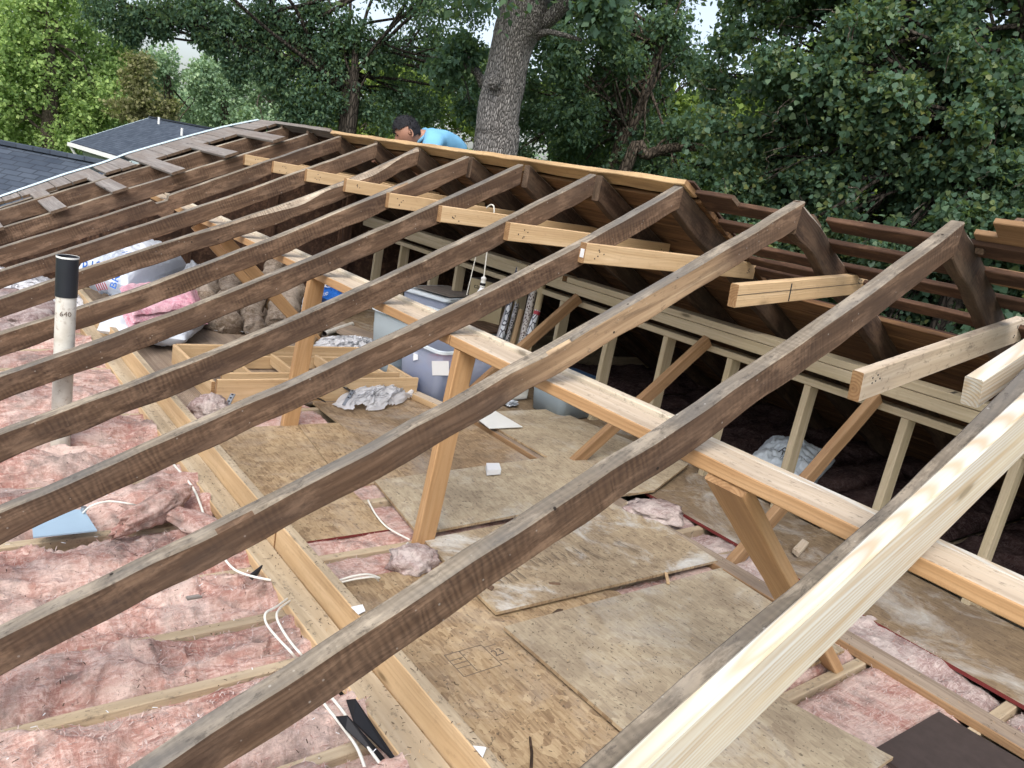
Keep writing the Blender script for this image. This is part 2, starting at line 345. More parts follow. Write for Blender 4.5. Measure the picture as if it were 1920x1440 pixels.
def beam(name, a, b, w, d, mats, up=(0, 0, 1), parent=None, cham=.003, rough=0.0, seed=0, seg=None, label=None, cat=None, group=None, bend=0.0):
    """straight board; a-b is the centre of its TOP face; w across, d down"""
    a = Vector(a); b = Vector(b); L = (b - a).length; M4 = frame(a, b, up)
    seg = seg or (max(2, int(L / .12)) if (rough or bend) else 1); rings = []
    for i in range(seg + 1):
        x = L * i / seg
        j = lambda k: rough * nz(x * 5.0 + seed * 9.7, k * 3.1, seed)
        bz = bend * math.sin(math.pi * i / seg)
        r = ring(-w/2 + j(1), w/2 + j(2), -d + j(3) + bz, j(4) + bz, cham)
        rings.append([(x, y, z) for y, z in r])
    mb = loft(rings, lambda i, k: 1 if k in (3, 4) else 0)
    o = mb.build(name, mats, parent, False, M4)
    if label: tag(o, label, cat, group)
    return o
OLD = [M['old_side'], M['old_top'], M['old_end'], M['scar']]
OLDB = OLD[:3] + [M['barkedge']]
def rafter(name, x, pts, w=.05, depth=.142, sgn=1, mats=OLD, wane=None, pale=None, seed=0, label=None, group=None, cat='rafter', rough=.004, parent=None, dens=.06):
    """crooked sawn rafter in the vertical plane x; pts = (y,z) of its +X top arris from the eave to the ridge"""
    a = Vector((x, *pts[0])); b = Vector((x, *pts[-1])); L = (b - a).length
    ex = (b - a) / L; ez = Vector((0, -ex.z, ex.y)) if ex.y > 0 else Vector((0, ex.z, -ex.y)); ey = ez.cross(ex)
    M4 = Matrix((ex, ey, ez)).transposed().to_4x4(); M4.translation = a
    side = 1 if ey.x < 0 else -1                                       # local y towards -X
    loc = [((Vector((x, *p)) - a).dot(ex), (Vector((x, *p)) - a).dot(ez)) for p in pts]
    tan = ex.z / abs(ex.y); n = max(4, int(L / dens)); rings = []
    def zt(s):
        for (s0, z0), (s1, z1) in zip(loc, loc[1:]):
            if s <= s1: return z0 + (z1 - z0) * (s - s0) / max(1e-6, s1 - s0)
        return loc[-1][1]
    st = [L * i / n for i in range(n + 1)]
    for s in st:
        z = zt(s)
        j = lambda k: rough * nz(s * 6 + seed * 13.1, k * 2.7, seed * 1.3)
        ywld = (a + ex * s).y
        ct = .004 + (wane(ywld) if wane else 0)
        r = ring(0, w, z - depth + j(3) * 1.6, z + j(4) * .5, .004, ct)
        pts3 = []
        for yy, zz in r:
            yy = yy * 1.0 + j(5)
            sh = (zz - z) * tan * (s / L) ** 8
            pts3.append((s + sh, yy if side > 0 else -yy, zz))
        if side < 0: pts3 = [pts3[i] for i in (1, 0, 7, 6, 5, 4, 3, 2)]
        rings.append(pts3)
    def mo(i, k):
        yw = (a + ex * st[i]).y
        if side > 0:
            if pale and k in (6, 7): return 3
            if wane and k == 5 and wane(yw) > .006: return 3
            return 1 if k in (4,) or (k == 5) or k == 3 else 0
        if pale and pale[0] < yw < pale[1] and k in (2, 3, 4): return 3
        return 1 if k in (3, 4, 5) else 0
    o = loft(rings, mo).build(name, mats, parent, False, M4)
    if label: tag(o, label, cat, group)
    return o
def slab(name, poly, z, th, mats, label=None, cat=None, group=None, parent=None, dz=None, edge=1):
    """flat sheet; poly = (x,y) corners; local origin at the first corner, X along the first edge"""
    p0 = Vector((*poly[0], 0)); p1 = Vector((*poly[1], 0)); ex = (p1 - p0).normalized(); ey = Vector((-ex.y, ex.x, 0))
    M4 = Matrix((ex, ey, Vector((0, 0, 1)))).transposed().to_4x4(); M4.translation = (p0.x, p0.y, z)
    q = [((Vector((*p, 0)) - p0).dot(ex), (Vector((*p, 0)) - p0).dot(ey)) for p in poly]
    dz = dz or [0] * len(poly); n = len(poly); mb = MB()
    area = sum(q[i][0] * q[(i+1) % n][1] - q[(i+1) % n][0] * q[i][1] for i in range(n))
    mb.v = [Vector((x, y, h)) for (x, y), h in zip(q, dz)] + [Vector((x, y, h - th)) for (x, y), h in zip(q, dz)]
    top = tuple(range(n)); bot = tuple(range(n, 2*n))[::-1]
    mb.f = [top, bot] + [(i, i + n, (i+1) % n + n, (i+1) % n) for i in range(n)]
    if area < 0: mb.f = [tuple(reversed(f)) for f in mb.f]
    mb.m = [0, 0] + [edge] * n
    o = mb.build(name, mats, parent, False, M4)
    if label: tag(o, label, cat, group)
    return o
# ------------------------------------------------------------------ near slope rafters
RX = [-.029, -.649, -1.279, -1.803, -2.401, -2.976, -3.609, -4.239, -4.873, -5.512, -6.10]
ARR = [
 [(1811,417),(1695,503),(1567,597),(1467,670),(1280,795),(1120,900),(960,1003),(807,1103),(640,1215),(500,1313),(293,1440)],
 [(1511,379),(1375,457),(1250,533),(1150,592),(1067,638),(1000,676),(940,709),(840,765),(740,823),(640,878),(470,961),(300,1046),(150,1120),(0,1196)],
 [(1282,349),(1220,385),(1155,420),(1092,457),(1000,503),(900,555),(827,592),(740,634),(660,672),(580,708),(440,763),(320,818),(150,896),(40,945),(0,962)],
 [(1118,328),(1088,343),(1000,387),(945,415),(884,444),(784,496),(640,560),(518,616),(440,650),(340,685),(233,724),(108,772),(33,800),(0,816)],
 [(982,308),(920,337),(827,380),(742,418),(630,468),(475,528),(400,558),(300,597),(200,638),(142,660),(0,703)],
 [(880,293),(720,361),(600,411),(483,459),(350,509),(300,529),(145,578),(0,627)],
 [(787,277),(717,311),(667,333),(600,359),(517,391),(400,427),(300,459),(150,509),(0,560)],
 [(715,267),(600,307),(517,338),(417,375),(320,405),(200,443),(103,477),(0,508)],
 [(641,255),(513,297),(400,338),(316,368),(314,376),(287,385),(283,377),(200,402),(100,434),(13,460),(0,465)],
 [(589,247),(467,287),(345,322),(208,362),(128,392),(10,425),(0,428)],
 [(543,236),(490,250),(308,303),(283,310),(107,362),(0,393)],
]
labs = ['old sawn rafter with a dark knot and white flecks, its apex nearest the right edge',
 'old sawn rafter with a long yellow bare patch, second apex from the right',
 'old brown rafter whose apex meets the end of the pale ridge board',
 'near slope rafter just behind the one whose apex meets the pale ridge board end',
 'near slope rafter crossing over the left upright post near its top',
 'near slope rafter directly in front of the fresh pink batt on white bags',
 'near slope rafter with pale waney bark at its ridge end',
 'straight near slope rafter directly behind the one with the pale bark end',
 'near slope rafter with a square notch cut into its top edge',
 'near slope rafter carrying the free ends of the grey lookout boards',
 'dark gable rafter under the short grey boards, near slope']
RPTS = []
for n in range(11):
    x = RX[n]; pp = []
    for (px, py) in ARR[n]:
        p = on(px, py, 0, x); pp.append((p.y, p.z))
    pp = pp[::-1]
    if n == 8: pp = [q for q in pp if not -1.35 < q[0] < -1.02] if False else pp
    ok = [q for i_, q in enumerate(pp) if not (n == 8 and i_ in (len(pp) - 5, len(pp) - 6))]
    cf = np.polyfit([q[0] for q in ok], [q[1] for q in ok], 3 if len(ok) > 6 else 2)
    ys_ = np.linspace(pp[0][0], pp[-1][0], 26); base_ = pp
    pz = [float(np.polyval(cf, yy)) * .75 + .25 * float(np.interp(yy, [q[0] for q in ok], [q[1] for q in ok])) for yy in ys_]
    if n == 8:
        ya, yb = base_[len(base_) - 6][0], base_[len(base_) - 5][0]; print('notch', ya, yb)
        ys2, pz2 = [], []
        for yy, zz in zip(ys_, pz):
            ys2.append(yy); pz2.append(zz)
        f_ = lambda yy: float(np.interp(yy, ys_, pz))
        out = [(yy, zz) for yy, zz in zip(ys_, pz) if not ya - .01 < yy < yb + .01] + [(ya - .004, f_(ya)), (ya, f_(ya) - .030), (yb, f_(yb) - .034), (yb + .004, f_(yb))]
        pp = sorted(out)
    else: pp = list(zip([float(v) for v in ys_], pz))
    y0, z0 = pp[0]
    ext = [(-3.55, z0 + SL * (-3.55 - y0))] if y0 > -3.4 else []
    if ext: ext.append(((y0 - 3.55) / 2, z0 + SL * ((y0 - 3.55) / 2 - y0)))
    pp = ext + pp; RPTS.append(pp)
    wane = None; pale = None
    if n == 6: wane = lambda y: .024 * max(0, min(1, (y + 1.5) / .5)) * max(0, .8 + 1.4 * nz(y * 4)) if y > -1.5 else 0
    if n == 5: wane = lambda y: .012 * max(0, nz(y * 3 + 2))
    if n == 1: wane = lambda y: .014 * max(0, nz(y * 3 + 7))
    if n == 7: wane = None
    if n == 1: pale = (-9, 9)
    rafter('near_rafter', x, pp, .05, [.100, .094, .092, .098, .098, .100, .098, .100, .105, .11, .12][n], 1, OLDB if n == 6 else OLD, wane, pale, n + 1, labs[n], 'rafters of the near slope', dens=.02 if n == 8 else .05, rough=.006)
print('underside at y=-1.165:', [round(float(np.interp(-1.165, [a for a, b in q], [b for a, b in q])) - 1.117 * [.100, .094, .092, .098, .098, .100, .098, .100, .105, .11, .12][i], 3) for i, q in enumerate(RPTS)])
# ------------------------------------------------------------------ far slope rafters
OLDF = [M['old_black'], M['old_top'], M['old_end'], M['pale']]
FX = RX + [.49 - .02]
flabs = ['dark far rafter with mottled bark edge, meeting the near rafter second from the right',
 'dark far rafter with a pale worn patch on its outer face, third from the right',
 'dark far rafter at the open end of the brown roof deck'] + ['dark far slope rafter under the brown deck, %s from the open end of the deck' % s for s in ('first', 'second', 'third', 'fourth', 'fifth', 'sixth', 'seventh')] + ['dark far slope rafter at the gable wall', 'dark far slope rafter behind the stub of new lumber at the right']
for n, x in enumerate(FX):
    za = RPTS[n][-1][1] if n < 11 else HR
    y0 = .002; pts = [(y, za - SL * (y - y0) + .006 * nz(y * 3, n)) for y in (3.6, 3.0, 2.4, 1.9, 1.4, 1.0, .7, .45, .25, .1, y0)]
    wv = (lambda y: .03 * max(0, nz(y * 4 + 3.3))) if n in (0, 1) else None
    rafter('far_rafter', x, pts, .05, .112, 1, OLDF, wv, None, 40 + n, flabs[n], 'rafters of the far slope', rough=.012 if n < 2 else .006)
# ------------------------------------------------------------------ doubled rafter at the right and its new sister joist
pts = [(-3.55, HR - SL * 3.55 - .02), (-1.99, .612), (-1.771, .708), (-1.214, .955), (-.878, 1.15), (-.694, 1.262), (0, 1.60)]
rafter('near_rafter', .535, pts, .05, .145, 1, OLD, None, None, 77, 'old grey rafter lying against the long white pine joist', 'rafters of the near slope', rough=.006)
WP = [M['white_pine'], M['white_pine'], M['end'], M['white_pine']]
pts = [(y, 1.6096 + .006 + SL * y) for y in (-3.3, -2.5)] + [(-1.848, .712), (-1.501, .873), (-1.253, .998), (-.873, 1.188), (-.2, 1.525)]
rafter('sister_joist', .575, pts, .038, .140, 1, WP, None, None, 78, 'long fresh white pine joist with wavy grain beside the grey rafter', None, 'joist', rough=0)
# ------------------------------------------------------------------ collar ties
PI_ = [M['pine'], M['pine'], M['end']]
tl = {0: 'white pine tie stub rising beside the long white joist at the right edge', 1: 'pale 2x4 tie tilted upward, its free brown end hanging over the greenish beam',
 2: 'short pine tie with a pencil line and a square mark, tilted slightly upward', 3: 'pine collar tie with a small white staple tag on its cut end',
 4: 'pine collar tie directly behind the one with the white tag', 5: 'pine collar tie above the hanging bulb and cord', 6: 'pine collar tie between the pale barked rafter and the tie above the bulb',
 7: 'pine collar tie nailed to the rafter with the pale bark end', 8: 'pine collar tie third from the far left end of its row', 9: 'pine collar tie second from the far left end, right of the notched rafter', 10: 'pine collar tie at the far left end of its row'}
ties = {1: ((-.47, 1.105), (.70, 1.33), .098), 2: ((-.335, 1.262), (.59, 1.375), .089), 3: ((-.55, 1.292), (.66, 1.313), .085)}
for n in range(1, 11):
    x = RX[n - 1] + .021
    (y0, z0), (y1, z1), d = ties.get(n, ((-.56, 1.30), (.58, 1.315), .085))
    if n > 6: (y0, z0) = (-.53, 1.322)
    mats = PI_ if n != 1 else [M['pine_dusty'], M['pine_dusty'], M['end']]
    o = beam('collar_tie', (x, y0, z0), (x, y1, z1), .038, d, mats, label=tl[n], cat='tie beam', group='collar ties under the ridge', seed=n)
    if n == 3:
        mb = MB(); mb.box((-.0025, -.012, -.062), (-.0006, .010, -.026)); mb.build('end_tag', [M['paper']], o)
    nl = MB()
    for k in range(5 if n != 2 else 0):                                  # nail heads
        cx = .05 + .03 * R_.random() + .02 * k % .05; cz = -.02 - .05 * R_.random()
        nl.tube([(cx, -.0205, cz), (cx, -.0188, cz)], .0032, 6)
    for k in range(4):
        cx = (y1 - y0) - .04 - .03 * R_.random(); cz = -.02 - .05 * R_.random(); nl.tube([(cx, -.0205, cz), (cx, -.0188, cz)], .0032, 6)
    nl.build('nail_heads', [M['ink']], o)
    if n == 2:
        m = MB(); m.box((.34, -.0206, -.085), (.346, -.0192, -.012)); m.box((0.0, -.0206, -.040), (.93, -.0192, -.0385)); m.build('pencil_marks', [M['ink']], o)
beam('collar_tie', (.43, -.80, 1.222), (.43, .35, 1.62), .042, .075, [M['white_pine']] * 3, label=tl[0], cat='tie beam', group='collar ties under the ridge')
# ------------------------------------------------------------------ near purlin and its posts
DU = [M['pine_orange'], M['pine_dusty'], M['end']]
beam('purlin_board', (-1.275, -1.060, .868), (1.2, -1.060, .868), .14, .040, DU, label='dusty flat purlin board running from the middle post to the right edge', cat='beam', seg=24, rough=.003, seed=3)
beam('purlin_board', (-6.05, -1.060, .868), (-1.28, -1.060, .868), .14, .040, DU, label='dusty flat purlin board from the joint over the middle post to the far gable', cat='beam', seg=24, rough=.003, seed=4)
beam('purlin_strip', (-6.05, -.965, .882), (-.235, -.965, .882), .040, .075, [M['strip']] * 3, label='narrow pale strip lying behind the flat purlin board with a stepped square end', cat='strip')
beam('purlin_strip', (-.229, -.965, .866), (1.2, -.965, .866), .038, .085, [M['white_pine']] * 3, label='fresh white narrow strip behind the purlin board at the right', cat='strip')
PO = [M['pine_orange'], M['pine_orange'], M['end']]
def post(name, x, y, z0, z1, wx, wy, mats, label, cat='post', group=None, top=None):
    a = Vector((x, y, z0)); b = Vector(top) if top else Vector((x, y, z1))
    # vertical timber: local X up; centre line on its +X... face
    return beam(name, a + Vector((0, -wy/2, 0)), b + Vector((0, -wy/2, 0)), wx, wy, mats, up=(0, -1, 0), label=label, cat=cat, group=group, rough=.002, seed=x)
post('purlin_post', -1.225, -1.145, -.14, .827, .038, .088, PO, top=(-1.225, -1.085, .826), label= 'yellow upright post in the middle carrying the joint of the purlin boards', group='upright posts under the purlin')
post('purlin_post', -2.63, -1.145, -.02, .827, .038, .088, PO, top=(-2.63, -1.085, .826), label= 'wide yellow upright post at the left beside the folded ladder box', group='upright posts under the purlin')
beam('wide_brace', (.062, -1.110, .842), (.030, -.09, -.03), .125, .040, PO, up=(0, .62, .79), label='wide leaning brace with a level cut top under the purlin, right of centre', cat='brace', rough=.003, seed=5)
beam('brace', (-4.35, -1.0, .80), (-4.38, -.13, .0), .038, .089, PO, up=(0, .7, .7), label='orange slanting brace ending on the floor left of the cardboard tube', cat='brace', group='slanting braces under the purlin')
beam('brace', (-4.95, -1.0, .80), (-4.98, -.13, .0), .038, .089, PO, up=(0, .7, .7), label='orange slanting brace behind the one that ends by the cardboard tube', cat='brace', group='slanting braces under the purlin')
# ------------------------------------------------------------------ far purlin and knee wall
TR = [M['treated'], M['treated'], M['end']]
beam('beam_board', (-2.9, .98, .925), (.9, .98, .925), .14, .038, TR, label='greenish flat board on top of the far beam, nearer length with printed grade marks', cat='beam')
beam('beam_board', (-6.05, .98, .922), (-2.95, .98, .922), .14, .038, TR, label='greenish flat board on top of the far beam, farther length', cat='beam')
beam('beam_board', (-6.05, .93, .884), (.9, .93, .884), .038, .062, TR, label='greenish edge board under the front of the far beam', cat='beam')
TRD = [M['treated'], M['treated'], M['end']]
beam('knee_wall_plate', (-6.05, 1.02, .775), (.9, 1.02, .775), .089, .038, TRD, label='greenish top plate of the knee wall below the far beam', cat='plate')
KX = [-5.85, -5.35, -4.78, -4.38, -3.5, -2.98, -2.47, -1.97, -1.47, -.96, -.43, .07, .60]
kl = ['%s greenish knee wall stud counted from the right edge' % w for w in ('thirteenth', 'twelfth', 'eleventh', 'tenth', 'ninth', 'eighth', 'seventh', 'sixth', 'fifth', 'fourth', 'third', 'second', 'first')]
for i, x in enumerate(KX):
    post('knee_wall_stud', x, 1.02, 0, .736, .038, .089, TR, kl[i], 'stud', 'studs of the knee wall')
BR = [M['pine_brown'], M['pine_brown'], M['end']]
for xt, x, s in ((-2.77, -2.92, 'just right of the leaning gift wrap tubes'), (-1.62, -1.78, 'above the empty blue bin'), (-.565, -.63, 'in front of the white printed sack')):
    beam('brace', (xt, .905, .83), (x, .12, .0), .040, .075, BR, up=(0, -.7, .7), label='brown slanting brace %s' % s, cat='brace', group='slanting braces of the knee wall', rough=.003, seed=x)
beam('brace', (.95, .6, .35), (.62, .16, -.02), .040, .075, BR, up=(0, -.7, .7), label='brown brace foot at the right edge near the dusty insulation', cat='brace', group='slanting braces of the knee wall')
# dark hangers between ceiling and rafters at the far end
for i, (px, py, y) in enumerate(((484, 338, .35), (480, 383, .45), (571, 404, .5), (652, 422, .75), (338, 445, .3))):
    p = on(px, py, 1, y)
    post('hanger', p.x, y, 0, HR - SL * abs(y) - .13, .04, .089, [M['old_red']] * 3, 'dark reddish upright stud among the far rafters, %s' % ('farthest one by the ridge', 'second farthest', 'left of the last greenish studs', 'beside the last greenish studs', 'behind the white insulation bags', 'left of the white insulation bags', 'low near the left edge')[i], 'post', 'dark studs under the far rafters')
# ------------------------------------------------------------------ ceiling joists
JX = [.90, .50, .09, -.31, -.70, -.955, -1.25, -1.66, -2.09, -2.50, -2.91, -3.32, -3.73, -4.14, -4.55, -4.96, -5.37, -5.78, -6.12]
JM = [M['joist'], M['joist'], M['end']]
words = 'first second third fourth fifth sixth seventh eighth ninth tenth eleventh twelfth thirteenth fourteenth fifteenth sixteenth seventeenth eighteenth nineteenth'.split()
for i, x in enumerate(JX):
    beam('ceiling_joist', (x, -3.5, -.002), (x, 3.5, -.002), .038, .14, JM, rough=.003, seed=i, seg=40, label='pale ceiling joist between pink insulation, %s from the right' % words[i], cat='joist', group='ceiling joists')
# strongback: flat board and upright board along the near side of the floor
SB = [M['pine'], M['joist'], M['end']]
beam('flat_runner', (-6.05, -1.782, .037), (1.0, -1.782, .037), .098, .037, SB, rough=.002, seed=8, seg=60, label='long flat dusty board lying along the left side of the attic floor', cat='board')
beam('upright_runner', (-6.05, -1.712, .138), (-1.32, -1.712, .138), .038, .139, SB, rough=.001, seed=9, seg=40, label='upright board beside the flat runner, far length', cat='board')
beam('upright_runner', (-1.315, -1.708, .138), (1.0, -1.708, .138), .038, .139, SB, rough=.001, seed=10, seg=30, label='upright board beside the flat runner, near length', cat='board')
beam('middle_runner', (-2.66, .058, .030), (1.0, .058, .030), .105, .034, [M['pine_brown'], M['ply'], M['end']], rough=.003, seed=11, seg=40, label='long flat dusty board lying across the joists along the middle of the floor', cat='board')
# ------------------------------------------------------------------ floor sheets
OS = [M['osb'], M['osb']]
slab('floor_sheet', [(-2.62, -1.66), (-1.36, -1.66), (-1.36, -1.21), (-1.95, -1.19), (-2.62, -1.10)], .012, .011, [M['osb'], M['red_edge']], 'yellow strand board sheet with a red painted edge beside the upright runner', 'floor sheet', 'strand board sheets of the attic floor')
slab('floor_sheet', [(-2.62, -1.096), (-1.95, -1.186), (-1.80, -1.15), (-1.80, -.86), (-2.62, -.86)], .0125, .011, OS, 'yellow strand board sheet at the foot of the left post', 'floor sheet', 'strand board sheets of the attic floor')
slab('floor_sheet', [(-2.98, -.855), (-1.80, -.855), (-1.80, -.02), (-2.98, .0)], .0115, .011, [M['osb_red'], M['osb']], 'brownish strand board sheet in front of the plastic totes', 'floor sheet', 'strand board sheets of the attic floor')
slab('floor_sheet', [(-6.0, -1.66), (-2.99, -1.66), (-2.99, .0), (-6.0, .0)], .008, .011, [M['ply'], M['ply']], 'dirty brown plywood under the white insulation bags', 'floor sheet', 'strand board sheets of the attic floor')
slab('floor_sheet', [(-1.80, -1.06), (-1.26, -1.14), (-1.30, .19), (-1.84, .27)], .040, .012, [M['osb_light'], M['osb']], 'clean pale strand board sheet behind the middle post', 'floor sheet', 'strand board sheets of the attic floor', dz=[-.012, -.01, .01, .012])
slab('floor_sheet', [(-2.60, .03), (-1.86, .05), (-1.30, .16), (-1.30, .36), (-1.55, .95), (-2.60, .75)], .046, .012, [M['osb_light'], M['osb']], 'greyish strand board panel right of the light block, its edge on the middle runner', 'floor sheet', 'strand board sheets of the attic floor')
slab('floor_sheet', [(-1.22, -1.14), (-.645, -1.19), (-.62, .035), (-1.27, .11)], .034, .012, [M['osb_powder'], M['osb']], 'strand board sheet with white powder stains in the centre', 'floor sheet', 'strand board sheets of the attic floor', dz=[-.010, .004, .006, -.004])
slab('floor_sheet', [(-1.045, -1.66), (.70, -1.66), (.70, -.60), (-.62, -.60), (-1.045, -1.10)], .014, .011, OS, 'large yellow strand board sheet with a printed stamp, beside the near upright runner', 'floor sheet', 'strand board sheets of the attic floor')
slab('floor_sheet', [(-.56, -1.22), (.045, -1.20), (.045, -.05), (-.58, .0), (-.58, .03)], .036, .012, [M['osb_light'], M['osb']], 'pale strand board sheet lying over the stamped sheet, lower centre', 'floor sheet', 'strand board sheets of the attic floor', dz=[.004, .0, -.006, -.006, -.006])
slab('floor_sheet', [(.085, -1.6), (.45, -1.6), (.45, -.50), (.07, -.60)], .040, .012, [M['osb_light'], M['osb']], 'strand board sheet under the long white joist at the bottom right', 'floor sheet', 'strand board sheets of the attic floor')
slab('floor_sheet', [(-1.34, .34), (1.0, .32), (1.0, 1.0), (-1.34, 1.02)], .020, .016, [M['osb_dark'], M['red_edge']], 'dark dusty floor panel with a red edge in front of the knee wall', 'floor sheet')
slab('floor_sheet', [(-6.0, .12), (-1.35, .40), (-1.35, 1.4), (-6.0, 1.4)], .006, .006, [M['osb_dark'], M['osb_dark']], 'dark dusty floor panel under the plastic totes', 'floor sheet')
slab('dark_panel', [(.39, -.50), (.40, -.055), (1.0, -.03), (1.0, -.50)], .018, .014, [M['black_board'], M['black_board']], 'dark brown panel at the bottom right corner beside torn insulation', 'panel')
slab('speckled_panel', [tuple(fl(*q, .06))[:2] for q in ((897, 786), (925, 768), (980, 800), (918, 803))], .060, .004, [M['white_paint'], M['white_paint']], 'small white speckled panel by the middle runner', 'panel')
# ink stamps on the sheets (flat marks 0.5 mm proud)
def marks(name, parent_pt, ux, uy, z, boxes, mat='stamp', parent=None, nm='ink_stamp'):
    mb = MB(); ux = Vector((*ux, 0)).normalized(); uy = Vector((*uy, 0)).normalized(); o = Vector((*parent_pt, z))
    for (a, b, c, d) in boxes:
        q = [o + ux * p + uy * r for p, r in ((a, b), (c, b), (c, d), (a, d))]; mb.add(q, [(0, 1, 2, 3)])
    return mb.build(nm, [M[mat]])
p = fl(832, 1232, .0146)
# ------------------------------------------------------------------ writing
def text(body, name, mat, M4, size=.05, parent=None, ext=0.0004):
    cu = bpy.data.curves.new(name, 'FONT'); cu.body = body; cu.size = size; cu.extrude = ext; cu.align_x = 'CENTER'; cu.align_y = 'CENTER'; cu.resolution_u = 2
    t = bpy.data.objects.new('t', cu); COL.objects.link(t); bpy.context.view_layer.update()
    me = bpy.data.meshes.new_from_object(t); bpy.data.objects.remove(t)
    me.materials.clear(); me.materials.append(M[mat]); o = bpy.data.objects.new(name, me); COL.objects.link(o)
    if parent:
        o.parent = parent; bpy.context.view_layer.update(); o.matrix_local = parent.matrix_world.inverted() @ M4
    else: o.matrix_world = M4
    return o
def basis(o, ex, ey):
    ex = Vector(ex).normalized(); ey = Vector(ey); ey = (ey - ex * ey.dot(ex)).normalized(); ez = ex.cross(ey)
    m = Matrix((ex, ey, ez)).transposed().to_4x4(); m.translation = Vector(o); return m
# stamp on the big yellow sheet
sheet = [o for o in COL.objects if o.get('label', '').startswith('large yellow strand board')][0]
def lines_on(parent, pts, z, w, mat='stamp', name='ink_stamp'):
    mb = MB()
    for (a, b) in pts:
        a = fl(*a, z); b = fl(*b, z); t = (b - a).normalized().cross(Vector((0, 0, 1))) * w
        mb.add([a - t, b - t, b + t, a + t], [(0, 1, 2, 3)])
    o = mb.build(name, [M[mat]]); bpy.context.view_layer.update(); o.parent = parent; o.matrix_parent_inverse = parent.matrix_world.inverted(); return o
Z = .0146
lines_on(sheet, [((833, 1229), (902, 1209)), ((902, 1209), (941, 1246)), ((941, 1246), (870, 1269)), ((870, 1269), (833, 1229)), ((860, 1221), (895, 1258)),
   ((843, 1240), (868, 1232)), ((850, 1247), (876, 1239)), ((857, 1254), (884, 1246)), ((907, 1214), (928, 1208)), ((936, 1239), (953, 1235))], Z, .0016)
text('23', 'stamp_number', 'stamp', basis(fl(934, 1223, Z), (-.1, 1, 0), (-1, 0, 0)), .045, sheet)
sh2 = [o for o in COL.objects if o.get('label', '').startswith('strand board sheet with white powder')][0]
lines_on(sh2, [((925 + 14 * k, 1078 - 3 * k), (945 + 14 * k, 1094 - 3 * k)) for k in range(4)] + [((995 + 13 * k, 1050 - 4 * k), (1012 + 13 * k, 1062 - 4 * k)) for k in range(8)] + [((1095, 1030), (1135, 1050)), ((1150, 1012), (1200, 1035))], .0425, .0022)
# ------------------------------------------------------------------ glass wool between the joists
M['fibre'] = plain('pale_glass_fibre', (.52, .42, .39), 1.0, 0, .1, .05); M['fibre_pink'] = plain('pink_glass_fibre', (.42, .24, .21), 1.0, 0, .1, .05)
_h = fl(118, 985, .05); HOLES = [(_h.x, _h.y, .11)]
def batt(name, x0, x1, y0, y1, mat, amp=.035, base=-.03, res=.011, seed=0, label=None, cat='insulation batt', group=None, fold=1.0, zmax=.085):
    nx = max(6, int((x1 - x0) / res)); ny = max(10, int((y1 - y0) / res)); xs = np.linspace(0, 1, nx + 1); V = []
    for j in range(ny + 1):
        yy = y0 + (y1 - y0) * j / ny
        for i in range(nx + 1):
            u = xs[i]; xx = x0 + (x1 - x0) * u
            e = min(u, 1 - u) * 2; prof = min(1, e * (2.0 + 1.2 * noise.noise(Vector((yy * 5, seed, u > .5))))) ** .5
            q = Vector((xx + 7.3 * seed, yy, seed * 1.7))
            w1 = Vector((noise.noise(q * 3.1), noise.noise(q * 3.1 + Vector((9, 2, 4))), 0))
            big = noise.noise(Vector((q.x * 3.5, q.y * 2.2, q.z)) + w1 * .5)
            a_ = q + w1 * .16
            r1 = 1 - abs(noise.noise(Vector((a_.x * 7, a_.y * 2.8, 1)))) * 3.0
            w2 = Vector((noise.noise(q * 11), noise.noise(q * 11 + Vector((3, 8, 1))), 0)); b_ = q + w1 * .10 + w2 * .035
            r2 = 1 - abs(noise.noise(Vector((b_.x * 18, b_.y * 7, 5)))) * 2.8
            r3 = 1 - abs(noise.noise(Vector((b_.x * 44, b_.y * 17, 9)))) * 2.4
            r4 = noise.noise(Vector((xx * 120, yy * 80, seed)))
            z = base + prof * (.045 + amp * 1.1 * big + fold * (amp * .52 * r1 + amp * .24 * r2 + amp * .10 * r3) + .0018 * r4)
            for hx, hy, hr in HOLES:
                dd = math.hypot((xx - hx), (yy - hy)) / hr
                if dd < 1.3: z -= .09 * max(0, 1 - dd / 1.3) ** .5
            V.append((xx + .020 * prof * noise.noise(b_ * 16), yy + .02 * prof * noise.noise(b_ * 15 + Vector((5, 5, 5))), min(z, zmax)))
    F = [(j*(nx+1)+i, j*(nx+1)+i+1, (j+1)*(nx+1)+i+1, (j+1)*(nx+1)+i) for j in range(ny) for i in range(nx)]
    o = mesh_obj(name, V, F, [M[mat]], smooth=True)
    if res < .0135:
        rg = random.Random(seed); fb = MB(); w_ = nx + 1
        for _ in range(int(2600 * (x1 - x0) / .38 * (y1 - y0) / 1.7)):
            q = Vector(V[rg.randrange(len(V))]); a = rg.uniform(0, 6.28); L_ = rg.uniform(.008, .026)
            d = Vector((math.cos(a), math.sin(a) * 1.4, rg.uniform(-.15, .35))).normalized(); e = d.cross(Vector((0, 0, 1))).normalized() * rg.uniform(.0006, .0013)
            q.z += .0015; m_ = q + d * L_ * .5 + Vector((0, 0, L_ * .18)); t_ = q + d * L_
            fb.add([q - e, q + e, m_ + e * .8, m_ - e * .8, t_], [(0, 1, 2, 3), (3, 2, 4)], 0 if rg.random() < .7 else 1)
        fo = fb.build('fibres', [M['fibre'], M['fibre_pink']], o)
        fo['kind'] = 'stuff'
    if label: tag(o, label, cat, group)
    return o
